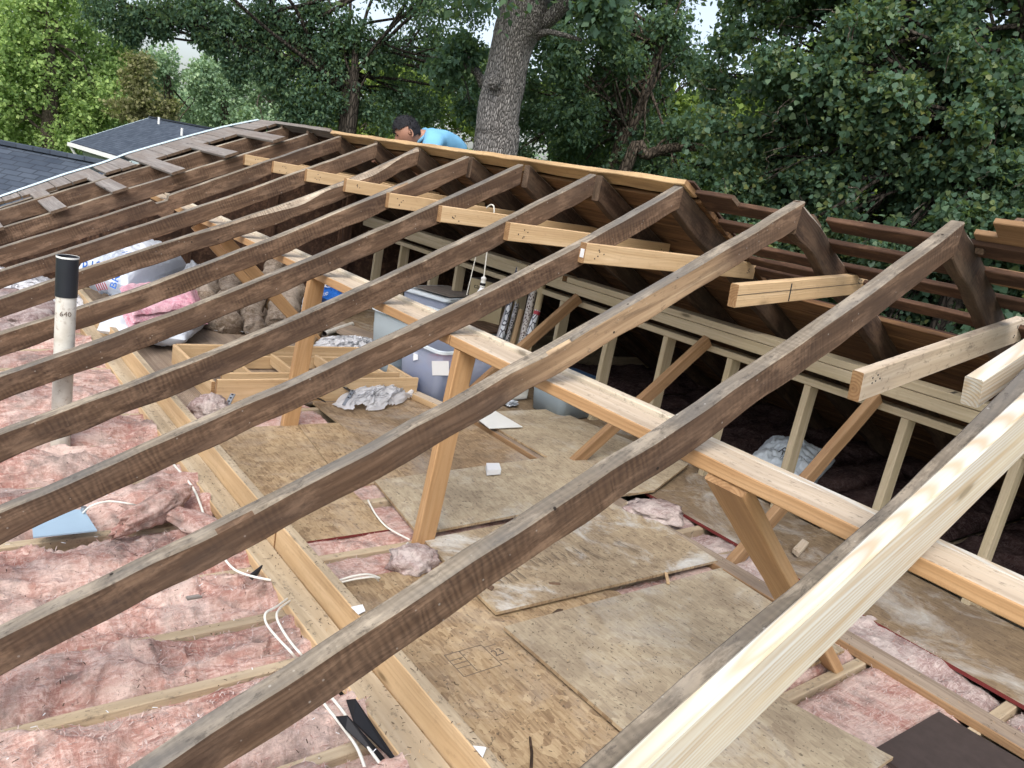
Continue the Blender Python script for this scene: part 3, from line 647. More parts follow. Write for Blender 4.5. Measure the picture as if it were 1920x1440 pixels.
bl = ['pink insulation batt at the bottom edge, beside the black flashing scrap', 'pink insulation batt with soft pale folds, under the last crossing of the nearest bare rafter', 'narrow pink insulation strip under the pair of looped cables', 'pink insulation batt swelling beside the black cable strap',
      'dusty pink insulation batt with white crumbs, next to the blue metal cover', 'pink insulation batt around the torn standing piece', 'pink insulation batt in front of the white pipe', 'pink insulation batt at the back of the white pipe', 'pink insulation batt two bays behind the white pipe']
xs = JX
k = 0
for i in range(1, 18):
    x1, x0 = JX[i] - .017, JX[i + 1] + .017
    far = i > 10
    batt('insulation_batt', x0, x1, -3.45, -1.828, 'pink', .062 if not far else .035, -.028, .0085 if i < 7 else (.014 if not far else .03), i,
         'pink insulation batt left of the flat runner, %s bay from the bottom edge' % words[i - 1] if i > 9 else (bl[i - 1]), group='pink insulation batts left of the runner')
gl = {0: ('under the white joist', .50, .09), }
for i, (x0, x1, y0, y1, lab) in enumerate([(-1.66, -1.25, -1.69, 0, 'strip of pink insulation seen in the gap beside the red edged sheet'), (-1.25, -.955, -1.69, 0, 'grey pink insulation sunk in the gap at the foot of the middle post'),
        (-2.09, -1.66, -1.3, -.85, 'patch of pink insulation in the gap at the corner of the clean pale sheet'), (-3.32, -2.6, -1.69, -.9, 'pink insulation showing by the ladder box'), (-.70, -.31, -.6, 0, 'pink insulation in the crack between the powdery and the pale sheet'), (-.31, .09, -.6, .02, 'pink insulation around the foot of the heavy leaning brace'),
        (.09, .50, -.62, .02, 'rumpled pink insulation lump beside the dark brown panel')]):
    batt('insulation_batt', x0 + .018, x1 - .018, y0, y1, 'pink', .026 if x0 != .09 else .035, -.04 if x0 != .09 else -.045, .012, 30 + i, lab, zmax=.004, group='pink insulation under the floor sheets')
for i, (x0, x1) in enumerate(((-1.32, -.955), (-.955, -.31), (-.31, .50), (.50, .95))):
    batt('insulation_batt', x0 + .018, x1 - .018, .10, .345, 'pink_pale', .02, -.045, .012, 50 + i, 'sawdust covered pale pink insulation along the red edge, %s' % ('by the pale panel', 'left of the heavy brace', 'right of the long white joist', 'at the right edge')[i], group='pink insulation along the red edge')
for i in range(0, 12):
    x1, x0 = JX[i] - .018, JX[i + 1] + .018
    batt('insulation_batt', x0, x1, 1.1, 3.4, 'shaded_wool', .05, .01, .035, 70 + i, 'shade-darkened insulation batt behind the knee wall, %s bay from the right' % words[i], group='shade-darkened insulation behind the knee wall')
# torn standing piece and loose lumps
def lump(name, c, r, mat, seed, label, cat='insulation scrap', sub=4, amp=.35, freq=3.2, rot=None, zmin=None):
    bm = bmesh.new(); bmesh.ops.create_icosphere(bm, subdivisions=sub, radius=1.0)
    mr = Matrix.Rotation(rot[0], 3, rot[1]) if rot else Matrix.Identity(3)
    for v in bm.verts:
        d = v.co.normalized(); k = 1 + amp * noise.noise(d * freq * .6 + Vector((seed, 0, 0))) + amp * .5 * (1 - 2.4 * abs(noise.noise(d * freq * 1.7 + Vector((0, seed, 0))))) + .05 * noise.noise(d * 15)
        q = mr @ Vector((d.x * r[0] * k, d.y * r[1] * k, d.z * r[2] * k))
        v.co = q
    me = bpy.data.meshes.new(name); bm.to_mesh(me); bm.free(); me.materials.append(M[mat]); me.polygons.foreach_set('use_smooth', [True] * len(me.polygons))
    o = bpy.data.objects.new(name, me); COL.objects.link(o); o.location = c
    return tag(o, label, cat)
lump('insulation_scrap', fl(290, 955, .07), (.05, .19, .045), 'pink', 3, 'torn piece of darker pink insulation standing up beside the cable loop', rot=(.7, 'Z'))
lump('insulation_scrap', fl(355, 975, .05), (.05, .16, .03), 'pink', 5, 'flat torn flap of pink insulation just right of the standing piece', rot=(-1.1, 'Z'))
lump('insulation_scrap', fl(775, 1052, .03), (.075, .09, .05), 'pink_pale', 8, 'light pink tuft of insulation at the foot of the middle post')
lump('insulation_scrap', fl(395, 768, .04), (.10, .09, .07), 'pink_pale', 9, 'pale pink tuft of insulation by the corner of the folded ladder box')
lump('insulation_scrap', fl(1230, 960, .03), (.12, .14, .04), 'pink_pale', 12, 'grey pink clump of insulation at the start of the red edge')
lump('insulation_scrap', fl(30, 590, .05), (.5, .25, .1), 'pink_pale', 14, 'pale peach insulation heap at the left edge behind the pipe')
# ------------------------------------------------------------------ cables
def cable(name, pts, r, label, z=.05, mat='cable', cat='cable', flat=True):
    P = spline([fl(p[0], p[1], p[2] if len(p) > 2 else z) for p in pts], 6)
    mb = MB(); mb.tube(P, r * .72, 7); o = mb.build(name, [M[mat]], None, True); return tag(o, label, cat)
cable('cable', [(195, 672), (210, 695), (224, 718), (245, 745), (270, 768), (292, 800), (312, 832)], .0065, 'white cable lying along the flat runner behind the pipe', .012)
cable('cable', [(323, 868), (345, 893), (362, 915), (374, 942), (385, 975, .03)], .0065, 'white cable beside the torn standing insulation', .05)
cable('cable', [(418, 1045), (440, 1068), (470, 1080), (508, 1088)], .006, 'white cable passing under the black strap', .055)
cable('cable', [(540, 1122, .03), (518, 1138, .07), (498, 1150, .08), (500, 1170), (522, 1198), (545, 1222), (560, 1240, .0)], .0055, 'left one of two looped white cables by the runner', .06)
cable('cable', [(545, 1126, .03), (524, 1142, .07), (519, 1158, .08), (530, 1182), (548, 1208), (562, 1224), (575, 1240, .0)], .0055, 'right one of two looped white cables by the runner', .06)
cable('cable', [(592, 1296), (612, 1325), (640, 1360), (668, 1400), (684, 1440), (690, 1470)], .006, 'left white cable beside the black flashing scrap', .03)
cable('cable', [(606, 1290), (640, 1330), (668, 1372), (700, 1415), (722, 1445)], .006, 'right white cable beside the black flashing scrap', .035)
cable('cable', [(637, 1088, .03), (660, 1081), (690, 1077), (712, 1084, .02)], .006, 'upper one of the two white cables coming out beside the upright runner', .045)
cable('cable', [(640, 1092, .03), (665, 1086), (700, 1082), (710, 1090, .01)], .005, 'lower one of the two white cables coming out beside the upright runner', .045)
cable('cable', [(690, 938, .02), (705, 965), (728, 990), (768, 1012, .03)], .0055, 'white cable following the edge of the red edged sheet', .02)
cable('cable', [(765, 1018, .03), (752, 1035, .04), (743, 1052, .0)], .007, 'short white cable bending down beside the middle post', .03)
cable('cable', [(155, 962, .06), (172, 948, .10), (205, 940, .11), (245, 945, .10), (262, 950, .06)], .005, 'arched white cable plugged into the blue metal cover', .1)
# blue metal cover
t = empty('metal_cover', (0, 0, 0)); tag(t, 'pale blue metal cover with a white cable, sunk in the insulation', 'metal box')
slab('lid', [tuple(fl(62, 1011, .05))[:2], tuple(fl(182, 998, .05))[:2], tuple(fl(156, 958, .05))[:2], tuple(fl(98, 962, .05))[:2], tuple(fl(60, 985, .05))[:2]], .058, .005, [M['bluegrey'], M['bluegrey']], parent=t)
mb = MB(); c = fl(157, 960, .055); mb.tube([c, c + Vector((0, 0, .02))], .01, 8); mb.build('cable_clamp', [M['zinc']], t)
# pipe
pb = fl(113, 838, 0); t = empty('vent_pipe', (pb.x, pb.y, 0)); tag(t, 'white plastic vent pipe with a black coupling on top', 'pipe')
mb = MB(); r = .0425
n = 32; tilt = .02
def cyl(mb, r, z0, z1, cap=True, rt=None, slope=0):
    rt = rt or r; b = len(mb.v)
    for k in range(n):
        a = 2*math.pi*k/n; mb.v.append(Vector((r*math.cos(a), r*math.sin(a), z0)))
    for k in range(n):
        a = 2*math.pi*k/n; mb.v.append(Vector((rt*math.cos(a), rt*math.sin(a), z1 + slope*rt*math.cos(a))))
    for k in range(n):
        k2 = (k+1) % n; mb.f.append((b+k, b+k2, b+n+k2, b+n+k)); mb.m.append(0)
    if cap: mb.f.append(tuple(b+n+k for k in range(n))); mb.m.append(0)
ptop = on(124, 553, 1, pb.y).z
cyl(mb, r * .93, -.14, ptop, False); pp = mb.build('pipe', [M['pvc']], t, True)
mb = MB(); cyl(mb, r, ptop - .005, ptop + .165, False); b0 = len(mb.v); cyl(mb, r * .90, ptop - .0, ptop + .165, False)
for k in range(n):
    k2 = (k+1) % n; mb.f.append((n+k, n+k2, b0+n+k2, b0+n+k)); mb.m.append(0)
mb.build('coupling', [M['black_pvc']], t, False)
mb = MB(); cyl(mb, r + .001, ptop + .158, ptop + .166, False); mb.build('coupling_rim', [M['white_paint']], t)
md = (CAM - pb); md.z = 0; md.normalize(); tx = Vector((-md.y, md.x, 0))
text('640', 'printed_digits', 'stamp', basis(Vector((pb.x, pb.y, ptop - .075)) + md * (r * .945), tx, (0, 0, 1)), .03, t)
# black strap, flashing scraps, debris
mb = MB(); a = fl(492, 1060, .075); b = fl(470, 1083, .045); mb.tube([a, (a+b)/2 + Vector((0, 0, -.004)), b], [.003, .010, .012], 6)
tag(mb.build('strap', [M['black_steel']]), 'black metal strap sticking out from under the flat runner', 'strap')
for i, (q, lab) in enumerate(((((648, 1318), (664, 1328), (742, 1414), (736, 1418), (662, 1360)), 'bent black flashing scrap under the runner at the bottom'), (((630, 1342), (650, 1352), (728, 1412), (722, 1418), (648, 1366)), 'second black flashing scrap just below the bent one'))):
    P = [fl(x, y, .05) for x, y in q]; slab('flashing_scrap', [(p.x, p.y) for p in P], .06 - .012 * i, .002, [M['black_steel']] * 2, lab, 'metal scrap', dz=[0, .02, -.02, -.02, 0])
def chip(q, z, mat, lab, th=.006, cat='wood scrap', name='wood_scrap', dz=None):
    P = [fl(x, y, z) for x, y in q]; return slab(name, [(p.x, p.y) for p in P], z, th, [M[mat]] * 2, lab, cat, dz=dz)
chip([(912, 868), (936, 868), (940, 880), (914, 882)], .075, 'paper', 'small white block on the pale sheet behind the middle post', .028, 'block', 'white_block')
chip([(1487, 1028), (1505, 1010), (1517, 1017), (1498, 1038)], .055, 'pine_dusty', 'small pale wooden block on the dark floor beside the brown brace', .02, 'block', 'wood_block')
chip([(905, 1096), (914, 1092), (927, 1100), (922, 1106)], .040, 'old_side', 'dark broken chip on the powdery sheet, nearest the rafter')
chip([(1029, 1091), (1050, 1092), (1051, 1096), (1031, 1094)], .040, 'old_side', 'thin dark splinter on the powdery sheet')
chip([(1034, 1150), (1046, 1141), (1056, 1142), (1050, 1152)], .030, 'old_black', 'dark chip in the gap between two sheets')
chip([(992, 1380), (996, 1382), (1000, 1410), (999, 1445), (993, 1445), (995, 1410)], .020, 'old_black', 'long black splinter at the bottom of the stamped sheet')
chip([(348, 1118), (372, 1114), (380, 1118), (352, 1123)], .085, 'grey_board', 'grey sliver lying on the pink insulation by the strap')
chip([(658, 1138), (680, 1133), (685, 1145), (672, 1152)], .150, 'paper', 'torn white paper scrap on the upright runner near the rafter', .001, 'paper scrap', 'paper_scrap')
chip([(887, 1398), (908, 1400), (912, 1402), (905, 1420)], .150, 'paper', 'torn white paper scrap at the bottom of the upright runner', .001, 'paper scrap', 'paper_scrap')
chip([(1246, 1072), (1252, 1074), (1256, 1094), (1250, 1092)], .045, 'pine', 'short yellow splinter across the crack between sheets')
chip([(1380, 905), (1175, 950), (1180, 957), (1100, 962)][1:] , .046, 'pine', 'pale shim at the corner of the powdery sheet') if 0 else None
# fine litter: leaves, needles and bark crumbs nobody could count
mb = MB(); rr = random.Random(5)
def litter(n, x0, x1, y0, y1, z):
    for _ in range(n):
        x = rr.uniform(x0, x1); y = rr.uniform(y0, y1); a = rr.uniform(0, 6.28); L = rr.uniform(.002, .007); w = rr.uniform(.0006, .0015)
        d = Vector((math.cos(a), math.sin(a), 0)); e = Vector((-d.y, d.x, 0)); p = Vector((x, y, z + .001 + rr.random() * .002))
        mb.add([p - d*L - e*w, p + d*L - e*w*.4, p + d*L*.9 + e*w, p - d*L + e*w], [(0, 1, 2, 3)], 0 if rr.random() < .8 else 1)
litter(430, -3.2, .9, -1.83, -1.735, .039); litter(200, -3.2, .9, -1.728, -1.69, .139); litter(260, -.56, .04, -1.2, 0, .0365); litter(200, -1.2, -.65, -1.1, 0, .038); litter(300, -1.0, .6, -1.68, -1.2, .015); litter(120, -2.5, -1.4, -1.6, -1.2, .013); litter(180, -2.6, .6, .01, .11, .032)
tag(mb.build('litter', [M['old_black'], M['pale']]), 'dark crumbs of bark and needles scattered over the floor sheets and runners', 'debris', kind='stuff')
mb = MB()
for _ in range(420):
    y = rr.uniform(-2.7, -1.85); x = rr.uniform(-3.2, .4); p = Vector((x, y, .075)); a = rr.uniform(0, 6.28); L = rr.uniform(.002, .008)
    # drop onto the wool
    i = min(range(len(JX)), key=lambda q: abs(JX[q] - x))
    z = -.022 + .06 if abs(JX[i] - x) > .05 else .0
    d = Vector((math.cos(a), math.sin(a), rr.uniform(-.3, .3))); e = Vector((-d.y, d.x, 0)) * .0013
    p.z = z + .02; mb.add([p - d*L - e, p + d*L - e, p + d*L + e, p - d*L + e], [(0, 1, 2, 3)], 0 if rr.random() < .7 else 1)
tag(mb.build('litter', [M['old_black'], M['paper']]), 'dark twigs and white crumbs scattered over the pink insulation', 'debris', kind='stuff')
# ------------------------------------------------------------------ stored things
def tote(name, c, rz, L, W, H, mats, label, rim=True, taper=.88, contents=None, lid=None):
    t = empty(name, c, rz); tag(t, label, 'storage bin')
    def rr_(l, w, r, z, k=5):
        out = []
        for (sx, sy, a0) in ((1, 1, 0), (-1, 1, 90), (-1, -1, 180), (1, -1, 270)):
            for i in range(k + 1):
                a = math.radians(a0 + 90 * i / k); out.append(Vector((sx * (l/2 - r) + r * math.cos(a), sy * (w/2 - r) + r * math.sin(a), z)))
        return out
    def skin(mb, loops, close=None):
        b = len(mb.v); m = len(loops[0])
        for l in loops: mb.v += l
        for i in range(len(loops) - 1):
            for k in range(m): mb.f.append((b+i*m+k, b+i*m+(k+1) % m, b+(i+1)*m+(k+1) % m, b+(i+1)*m+k)); mb.m.append(0)
        if close == 'bottom': mb.f.append(tuple(b + k for k in range(m))[::-1]); mb.m.append(0)
        if close == 'top': mb.f.append(tuple(b + (len(loops)-1)*m + k for k in range(m))); mb.m.append(0)
    mb = MB(); tb = taper; r = .05
    skin(mb, [rr_(L*tb, W*tb, r, 0), rr_(L*(tb + (1-tb)*.72), W*(tb + (1-tb)*.72), r, H*.70), rr_(L*(.96), W*(.96), r, H*.72), rr_(L*.98, W*.98, r, H*.95)], 'bottom')
    skin(mb, [rr_(L*.97, W*.97, r, H*.95), rr_(L*(tb-.02), W*(tb-.02), r, .008)])
    mb.build('body', [mats[0]], t, True)
    if rim:
        mb = MB(); skin(mb, [rr_(L*.98, W*.98, r, H*.945), rr_(L*1.04, W*1.04, r*1.1, H*.94), rr_(L*1.045, W*1.045, r*1.1, H*.99), rr_(L*1.0, W*1.0, r, H), rr_(L*.95, W*.95, r, H*.99), rr_(L*.95, W*.95, r, H*.93)])
        mb.build('rim', [mats[1]], t)
    if lid:
        mb = MB(); skin(mb, [rr_(L*1.05, W*1.05, r, H*.96), rr_(L*1.05, W*1.05, r, H*1.03), rr_(L*.9, W*.9, r, H*1.03), rr_(L*.86, W*.86, r, H*1.0)], 'top'); mb.build('lid', [lid], t)
    for i, (m, lo, hi) in enumerate(contents or []):
        mb = MB(); mb.box(lo, hi); mb.build('contents', [m], t)
    return t
tote('storage_bin', (-3.12, .17, .012), .15, .44, .56, .36, [M['tote_blue'], M['tote_rim']], 'bluish see-through storage bin with a pale rim, full of things, right behind the middle post', contents=[(M['blue_ink'], (-.16, -.2, .02), (.1, .0, .16)), (M['paper'], (.0, .05, .02), (.17, .18, .12)), (M['red_print'], (-.1, -.1, .17), (.15, .1, .25))])
tote('storage_bin', (-3.78, .30, .012), .2, .44, .58, .42, [M['tote_white'], M['tote_rim']], 'milky white storage bin with a stepped rim, left of the bluish bin')
tote('storage_bin', (-3.52, -.02, .012), .1, .25, .30, .18, [M['tote_grey'], M['tote_grey']], 'small grey green bin low between the two larger bins')
tote('storage_bin', (-4.35, .90, .15), .35, .5, .62, .34, [M['tote_blue'], M['tote_rim']], 'purplish storage bin with a dusty lid, behind the purlin', lid=M['tote_rim'])
mb = MB(); mb.box((-.20, -.24, .353), (.22, .26, .358)); o = mb.build('bin_cover_sheet', [M['grey_board']], None, False, Matrix.Translation((-4.35, .90, .155)) @ Matrix.Rotation(.35, 4, 'Z')); tag(o, 'dusty dark sheet lying on the lid of the purplish bin', 'sheet')
tote('storage_bin', (-2.62, .86, .016), .08, .34, .42, .26, [M['tote_grey'], M['navy']], 'empty pale blue bin with a dark navy rim on the floor by the knee wall', contents=None, lid=M['navy'])
# two white ribbed crates
for i, (c, lab) in enumerate((((-3.05, .62, .02), 'white ribbed crate low behind the bluish bin'), ((-3.45, 1.35, .02), 'white ribbed crate behind the gift wrap tubes'))):
    t = empty('crate', c, .1); tag(t, lab, 'crate'); mb = MB(); mb.box((-.16, -.12, 0), (.16, .12, .12)); mb.build('body', [M['white_paint']], t)
    mb = MB()
    for k in range(16): mb.box((-.155 + k*.02, -.126, .01), (-.147 + k*.02, -.1205, .11)); mb.box((.1605, -.115 + k*.0145, .01), (.1655, -.109 + k*.0145, .11))
    mb.build('ribs', [M['white_paint']], t)
# gift wrap rolls: px top, px bottom, radius
rolls = [((975, 492), (938, 640), .022, 'wrap_snow', 'white patterned gift wrap tube, tallest, leftmost of the tube bunch'), ((960, 555), (930, 650), .024, 'silver', 'silver gift wrap tube second from the left of the bunch'),
  ((972, 560), (945, 660), .018, 'wrap_dark', 'black and white gift wrap tube with round spots'), ((978, 582), (955, 668), .022, 'kraft', 'open brown cardboard tube in the bunch'),
  ((1001, 540), (972, 672), .028, 'wrap_brown', 'thick gift wrap tube with a brown and white net pattern'), ((1018, 532), (985, 680), .026, 'card', 'plain brown tube leaning at the right back of the bunch'), ((1008, 582), (975, 675), .024, 'wrap_snow', 'red and white snowman gift wrap tube with a brown end cap')]
for i, (a, b, r, m, lab) in enumerate(rolls):
    yy = .86 + .03 * (i % 3); A = on(*a, 1, yy + .08); B = on(*b, 1, yy - .03)
    D = (B - A).normalized(); B = B + D * .1
    t = empty('gift_wrap_tube', tuple(B)); tag(t, lab, 'paper tube', 'gift wrap tubes leaning by the knee wall')
    mb = MB(); mb.tube([Vector((0, 0, 0)), A - B], r, 16); mb.build('roll', [M[m]], t, False)
    e = (A - B); u = e.normalized(); mb = MB(); mb.tube([e, e + u * (.035 if i == 6 else .004)], r * .8, 14); mb.build('core', [M['card']], t)
    if i == 6:
        mb = MB()
        mb.tube([e * .93, e * .985], r * 1.02, 16); mb.build('red_band', [M['red_print']], t); mb = MB(); mb.tube([e * .3, e * .5], r * 1.02, 16); mb.build('red_band', [M['red_print']], t)
# cardboard box with writing
t = empty('cardboard_box', (-4.12, 1.22, .30), .42); tag(t, 'pale cardboard box with small print near the hanging bulb', 'box')
mb = MB(); mb.box((-.17, -.12, -.2), (.17, .12, .36)); mb.build('carton', [M['card']], t)
mb = MB(); mb.box((-.165, -.115, .36), (.165, .115, .364)); mb.build('flap', [M['grey_board']], t)
text('cash', 'print', 'ink', Matrix.Translation((-4.12, 1.22, .30)) @ Matrix.Rotation(.42, 4, 'Z') @ basis((-.08, -.1215, .30), (1, 0, 0), (0, 0, 1)), .06, t)
# second grey carton behind the tubes
t = empty('cardboard_box', (-3.85, .98, .012), .1); tag(t, 'grey green carton with a dark lid behind the left gift wrap tubes', 'box')
mb = MB(); mb.box((-.18, -.2, 0), (.18, .2, .30)); mb.build('carton', [M['tote_grey']], t); mb = MB(); mb.box((-.19, -.21, .30), (.19, .21, .315)); mb.build('lid', [M['old_side']], t)
# bulb on its cord and string
top = on(920, 400, 1, 0.0); s1 = on(916, 452, 1, 0); s2 = on(907, 522, 1, 0)
t = empty('hanging_bulb', tuple(s2)); tag(t, 'bare bulb holder hanging on a white cord below the collar ties', 'lamp')
mb = MB(); top2 = on(926, 388, 1, 0); mb.tube([p - s2 for p in spline([on(912, 390, 1, 0), on(920, 384, 1, 0), top2, on(925, 410, 1, 0), s1, s2], 4)], .0042, 6); mb.build('cord', [M['cable']], t)
mb = MB(); mb.tube([(0, 0, .012), (0, 0, .004), (0, 0, -.004), (0, 0, -.012), (0, 0, -.05), (0, 0, -.055)], [.006, .017, .017, .014, .017, .013], 14); mb.build('socket', [M['white_paint']], t)
mb = MB(); mb.tube([(0, 0, -.028), (0, 0, -.044)], .0178, 14); mb.build('dark_band', [M['black_steel']], t)
mb = MB(); mb.tube([(0, 0, -.055), (0, 0, -.07), (0, 0, -.095), (0, 0, -.12), (0, 0, -.128)], [.012, .018, .031, .022, .006], 16); mb.build('bulb', [M['paper']], t, True)
a = on(893, 478, 1, .02); b = on(875, 553, 1, .02); mb = MB(); mb.tube([on(899, 440, 1, .02), a, b], .003, 6)
tag(mb.build('string', [M['cable']]), 'thin white string hanging just left of the bulb', 'string')
# folded ladder box (timber frame with slats and steel arms)
c0 = fl(362, 742); c1 = fl(545, 756); c2 = fl(620, 680); c3 = fl(452, 682)
t = empty('attic_ladder', (-3.45, -.95, 0), 0); tag(t, 'folded wooden attic ladder box with steel hinge arms in front of the left post', 'attic ladder')
G = [M['pine'], M['pine'], M['end']]; OF = Vector((3.45, .95, 0))
def lb(nm, a, b, w, d, up=(0, 0, 1), mats=G, parent=t): return beam(nm, Vector(a) + OF, Vector(b) + OF, w, d, mats, up=up, parent=parent)
lb('frame_rail', (-3.02, -1.42, .15), (-3.02, -.12, .15), .022, .17); lb('frame_rail', (-3.84, -1.42, .13), (-3.84, -.02, .13), .022, .14)
lb('frame_rail', (-3.83, -1.43, .13), (-3.04, -1.43, .13), .022, .14); lb('frame_rail', (-3.83, -.12, .13), (-3.04, -.12, .13), .022, .14)
lb('ladder_rail', (-3.13, -1.36, .155), (-3.13, -.2, .155), .022, .085); lb('ladder_rail', (-3.68, -1.30, .10), (-3.68, -.2, .10), .022, .085)
for i, y in enumerate((-1.15, -.86, -.55, -.25)): lb('step', (-3.66, y, .12), (-3.15, y, .12), .022, .075)
lb('loose_board', (-3.20, -1.62, .16), (-3.75, -.92, .24), .05, .018, mats=[M['old_black'], M['pine'], M['end']])
for nm, a, b, mt in (('hinge_arm', (575, 728), (556, 752), 'black_steel'), ('hinge_arm', (645, 725), (660, 752), 'zinc'), ('hinge_arm', (645, 738), (690, 762), 'black_steel'), ('hinge_arm', (662, 745), (645, 765), 'zinc'), ('hinge_arm', (437, 752), (422, 772), 'zinc'), ('hinge_arm', (570, 748), (610, 758), 'black_steel')):
    A = fl(a[0], a[1] - 14, .10); B = fl(b[0], b[1] - 6, .04); lb(nm, A, B, .028, .006, mats=[M[mt]] * 3)
    mb = MB(); d = (B - A)
    for q in (.08, .3, .52): p_ = A + d * q + OF; mb.tube([p_ + Vector((0, 0, .0002)), p_ + Vector((0, 0, .0035))], .006, 8)
    mb.build('rivets', [M['zinc'] if mt == 'black_steel' else M['black_steel']], t)
# loose lumber on the floor
beam('loose_board', (-3.35, -.20, .05), (-2.55, -.03, .05), .09, .038, [M['pine'], M['pine_dusty'], M['end']], label='short dusty board on the floor leading to the bluish bin', cat='board')
beam('loose_board', (-5.6, -.05, .06), (-4.2, .35, .06), .28, .03, [M['ply'], M['ply'], M['red_edge']], label='dark warped plywood piece with a red edge left of the milky bin', cat='board')
# tubes on the floor
for a, b, r, m, lab in (((578, 650), (640, 560), .030, 'kraft', 'open brown cardboard tube lying on the floor by the slanting brace'), ((608, 626), (660, 608), .022, 'pvc', 'grey plastic pipe piece lying on the floor left of the milky bin')):
    A = fl(*a, .05); B = fl(*b, .05); B = A + (B - A).normalized() * min((B - A).length, .8)
    mb = MB(); mb.tube([A, B], r, 18, caps=False); mb.tube([B, A], r * .86, 18, 1, caps=False); tag(mb.build('floor_tube', [M[m], M['black_board']]), lab, 'tube')
# crumpled plastic film
def crumple(name, c, r, mat, seed, label, cat='plastic sheet', res=90, rz=0.0, zamp=1.0, thin=False):
    V = []; F = []
    for j in range(res + 1):
        for i in range(res + 1):
            u = i / res * 2 - 1; v = j / res * 2 - 1
            rad = 1 + .25 * nz(math.atan2(v, u) * 1.3, seed); d = math.hypot(u, v) / rad
            x = u * r[0] + .05 * nz(v * 4, u * 3, seed); y = v * r[1] + .05 * nz(u * 4, v * 3, seed + 5)
            p = Vector((u * 1.4 + seed, v * 1.4, 0))
            h = max(0, 1 - d * d) ** .6
            wp = Vector((noise.noise(p * 2.5), noise.noise(p * 2.5 + Vector((4, 4, 4))), 0)); p = p + wp * .35
            rg = 1 - 2.6 * abs(noise.noise(p * 2.2)); rg2 = 1 - 2.4 * abs(noise.noise(p * 4.5 + wp)); rg3 = 1 - 2.2 * abs(noise.noise(p * 10))
            z = h * r[2] * (.55 + .26 * rg + .14 * rg2 + .06 * rg3) * zamp + .004
            x += .03 * rg2 * h; y += .03 * rg3 * h
            V.append((x, y, max(.003, z)))
    for j in range(res):
        for i in range(res):
            u = (i + .5) / res * 2 - 1; v = (j + .5) / res * 2 - 1
            if math.hypot(u, v) < 1.0 + .18 * nz(math.atan2(v, u) * 2.2, seed): F.append((j*(res+1)+i, j*(res+1)+i+1, (j+1)*(res+1)+i+1, (j+1)*(res+1)+i))
    o = mesh_obj(name, V, F, [M[mat]], smooth=True); o.location = c; o.rotation_euler = (0, 0, rz); return tag(o, label, cat)
crumple('plastic_film', fl(712, 740, .02), (.18, .46, .10), 'poly_clear', 2, 'crumpled milky plastic film at the foot of the bluish bin', rz=.6)
crumple('plastic_film', fl(655, 655, .02), (.20, .34, .11), 'poly_clear', 7, 'crumpled milky plastic film beside the open cardboard tube', rz=.2)
crumple('plastic_film', fl(470, 617, .02), (.14, .30, .05), 'poly', 11, 'pale blue torn plastic flap at the foot of the brown insulation rolls', rz=.1)
crumple('plastic_film', fl(45, 545, .03), (.9, .30, .12), 'poly_clear', 13, 'pale blue plastic film at the left edge behind the pipe', rz=.3)
crumple('plastic_film', fl(950, 757, .02), (.05, .06, .03), 'poly', 17, 'tiny scrap of white plastic beside the bright panel')
# insulation bags
def bag(name, corners, z0, h, mat, seed, label, res=80):
    """puffy pillow over a quad of floor points"""
    q = [Vector(c) for c in corners]; V = []; F = []
    for s in (1, -1):
        for j in range(res + 1):
            for i in range(res + 1):
                u = i / res; v = j / res
                p = (q[0]*(1-u) + q[1]*u)*(1-v) + (q[3]*(1-u) + q[2]*u)*v
                e = (16*u*(1-u)*v*(1-v)) ** .38
                w0 = noise.noise(Vector((u*4, v*4, seed))); wr = noise.noise(Vector((u*3+seed, v*9+w0, 0))) * .05 + (1 - 2.4 * abs(noise.noise(Vector((u*7+w0*2, v*13+seed, 0))))) * .022 + (1 - 2.4 * abs(noise.noise(Vector((u*18+w0*3, v*26+seed, 3))))) * .008
                z = z0 + h * .5 + (h * .5 * e * (1 if s > 0 else .9) + wr * e) * s
                V.append((p.x, p.y, z))
    m = (res+1)**2
    for b in (0, m):
        for j in range(res):
            for i in range(res):
                f = (b+j*(res+1)+i, b+j*(res+1)+i+1, b+(j+1)*(res+1)+i+1, b+(j+1)*(res+1)+i); F.append(f if b == 0 else f[::-1])
    o = mesh_obj(name, V, F, [M[mat]], smooth=True); return tag(o, label, 'bag')
b1 = bag('insulation_bag', [fl(180, 650), fl(345, 668), fl(410, 600), fl(215, 565)], .0, .22, 'poly', 3, 'torn white insulation bag with a pink batt inside, right of the pipe')
b2 = bag('insulation_bag', [fl(140, 585), fl(235, 615), fl(345, 560), fl(235, 520)], .10, .40, 'poly', 6, 'white insulation bag with blue digits, directly right of the black pipe top')
b3 = bag('insulation_bag', [fl(300, 540), fl(375, 560), fl(400, 515), fl(330, 495)], .10, .22, 'poly', 9, 'small white bag flap behind the pink batt, pointing to the brown rolls')
qs = [fl(250, 606, .24), fl(392, 585, .24), fl(378, 533, .30), fl(225, 552, .30)]
t = empty('batt_roll', tuple(qs[0])); tag(t, 'fresh bright pink insulation batt in layers on the torn white bag', 'insulation batt')
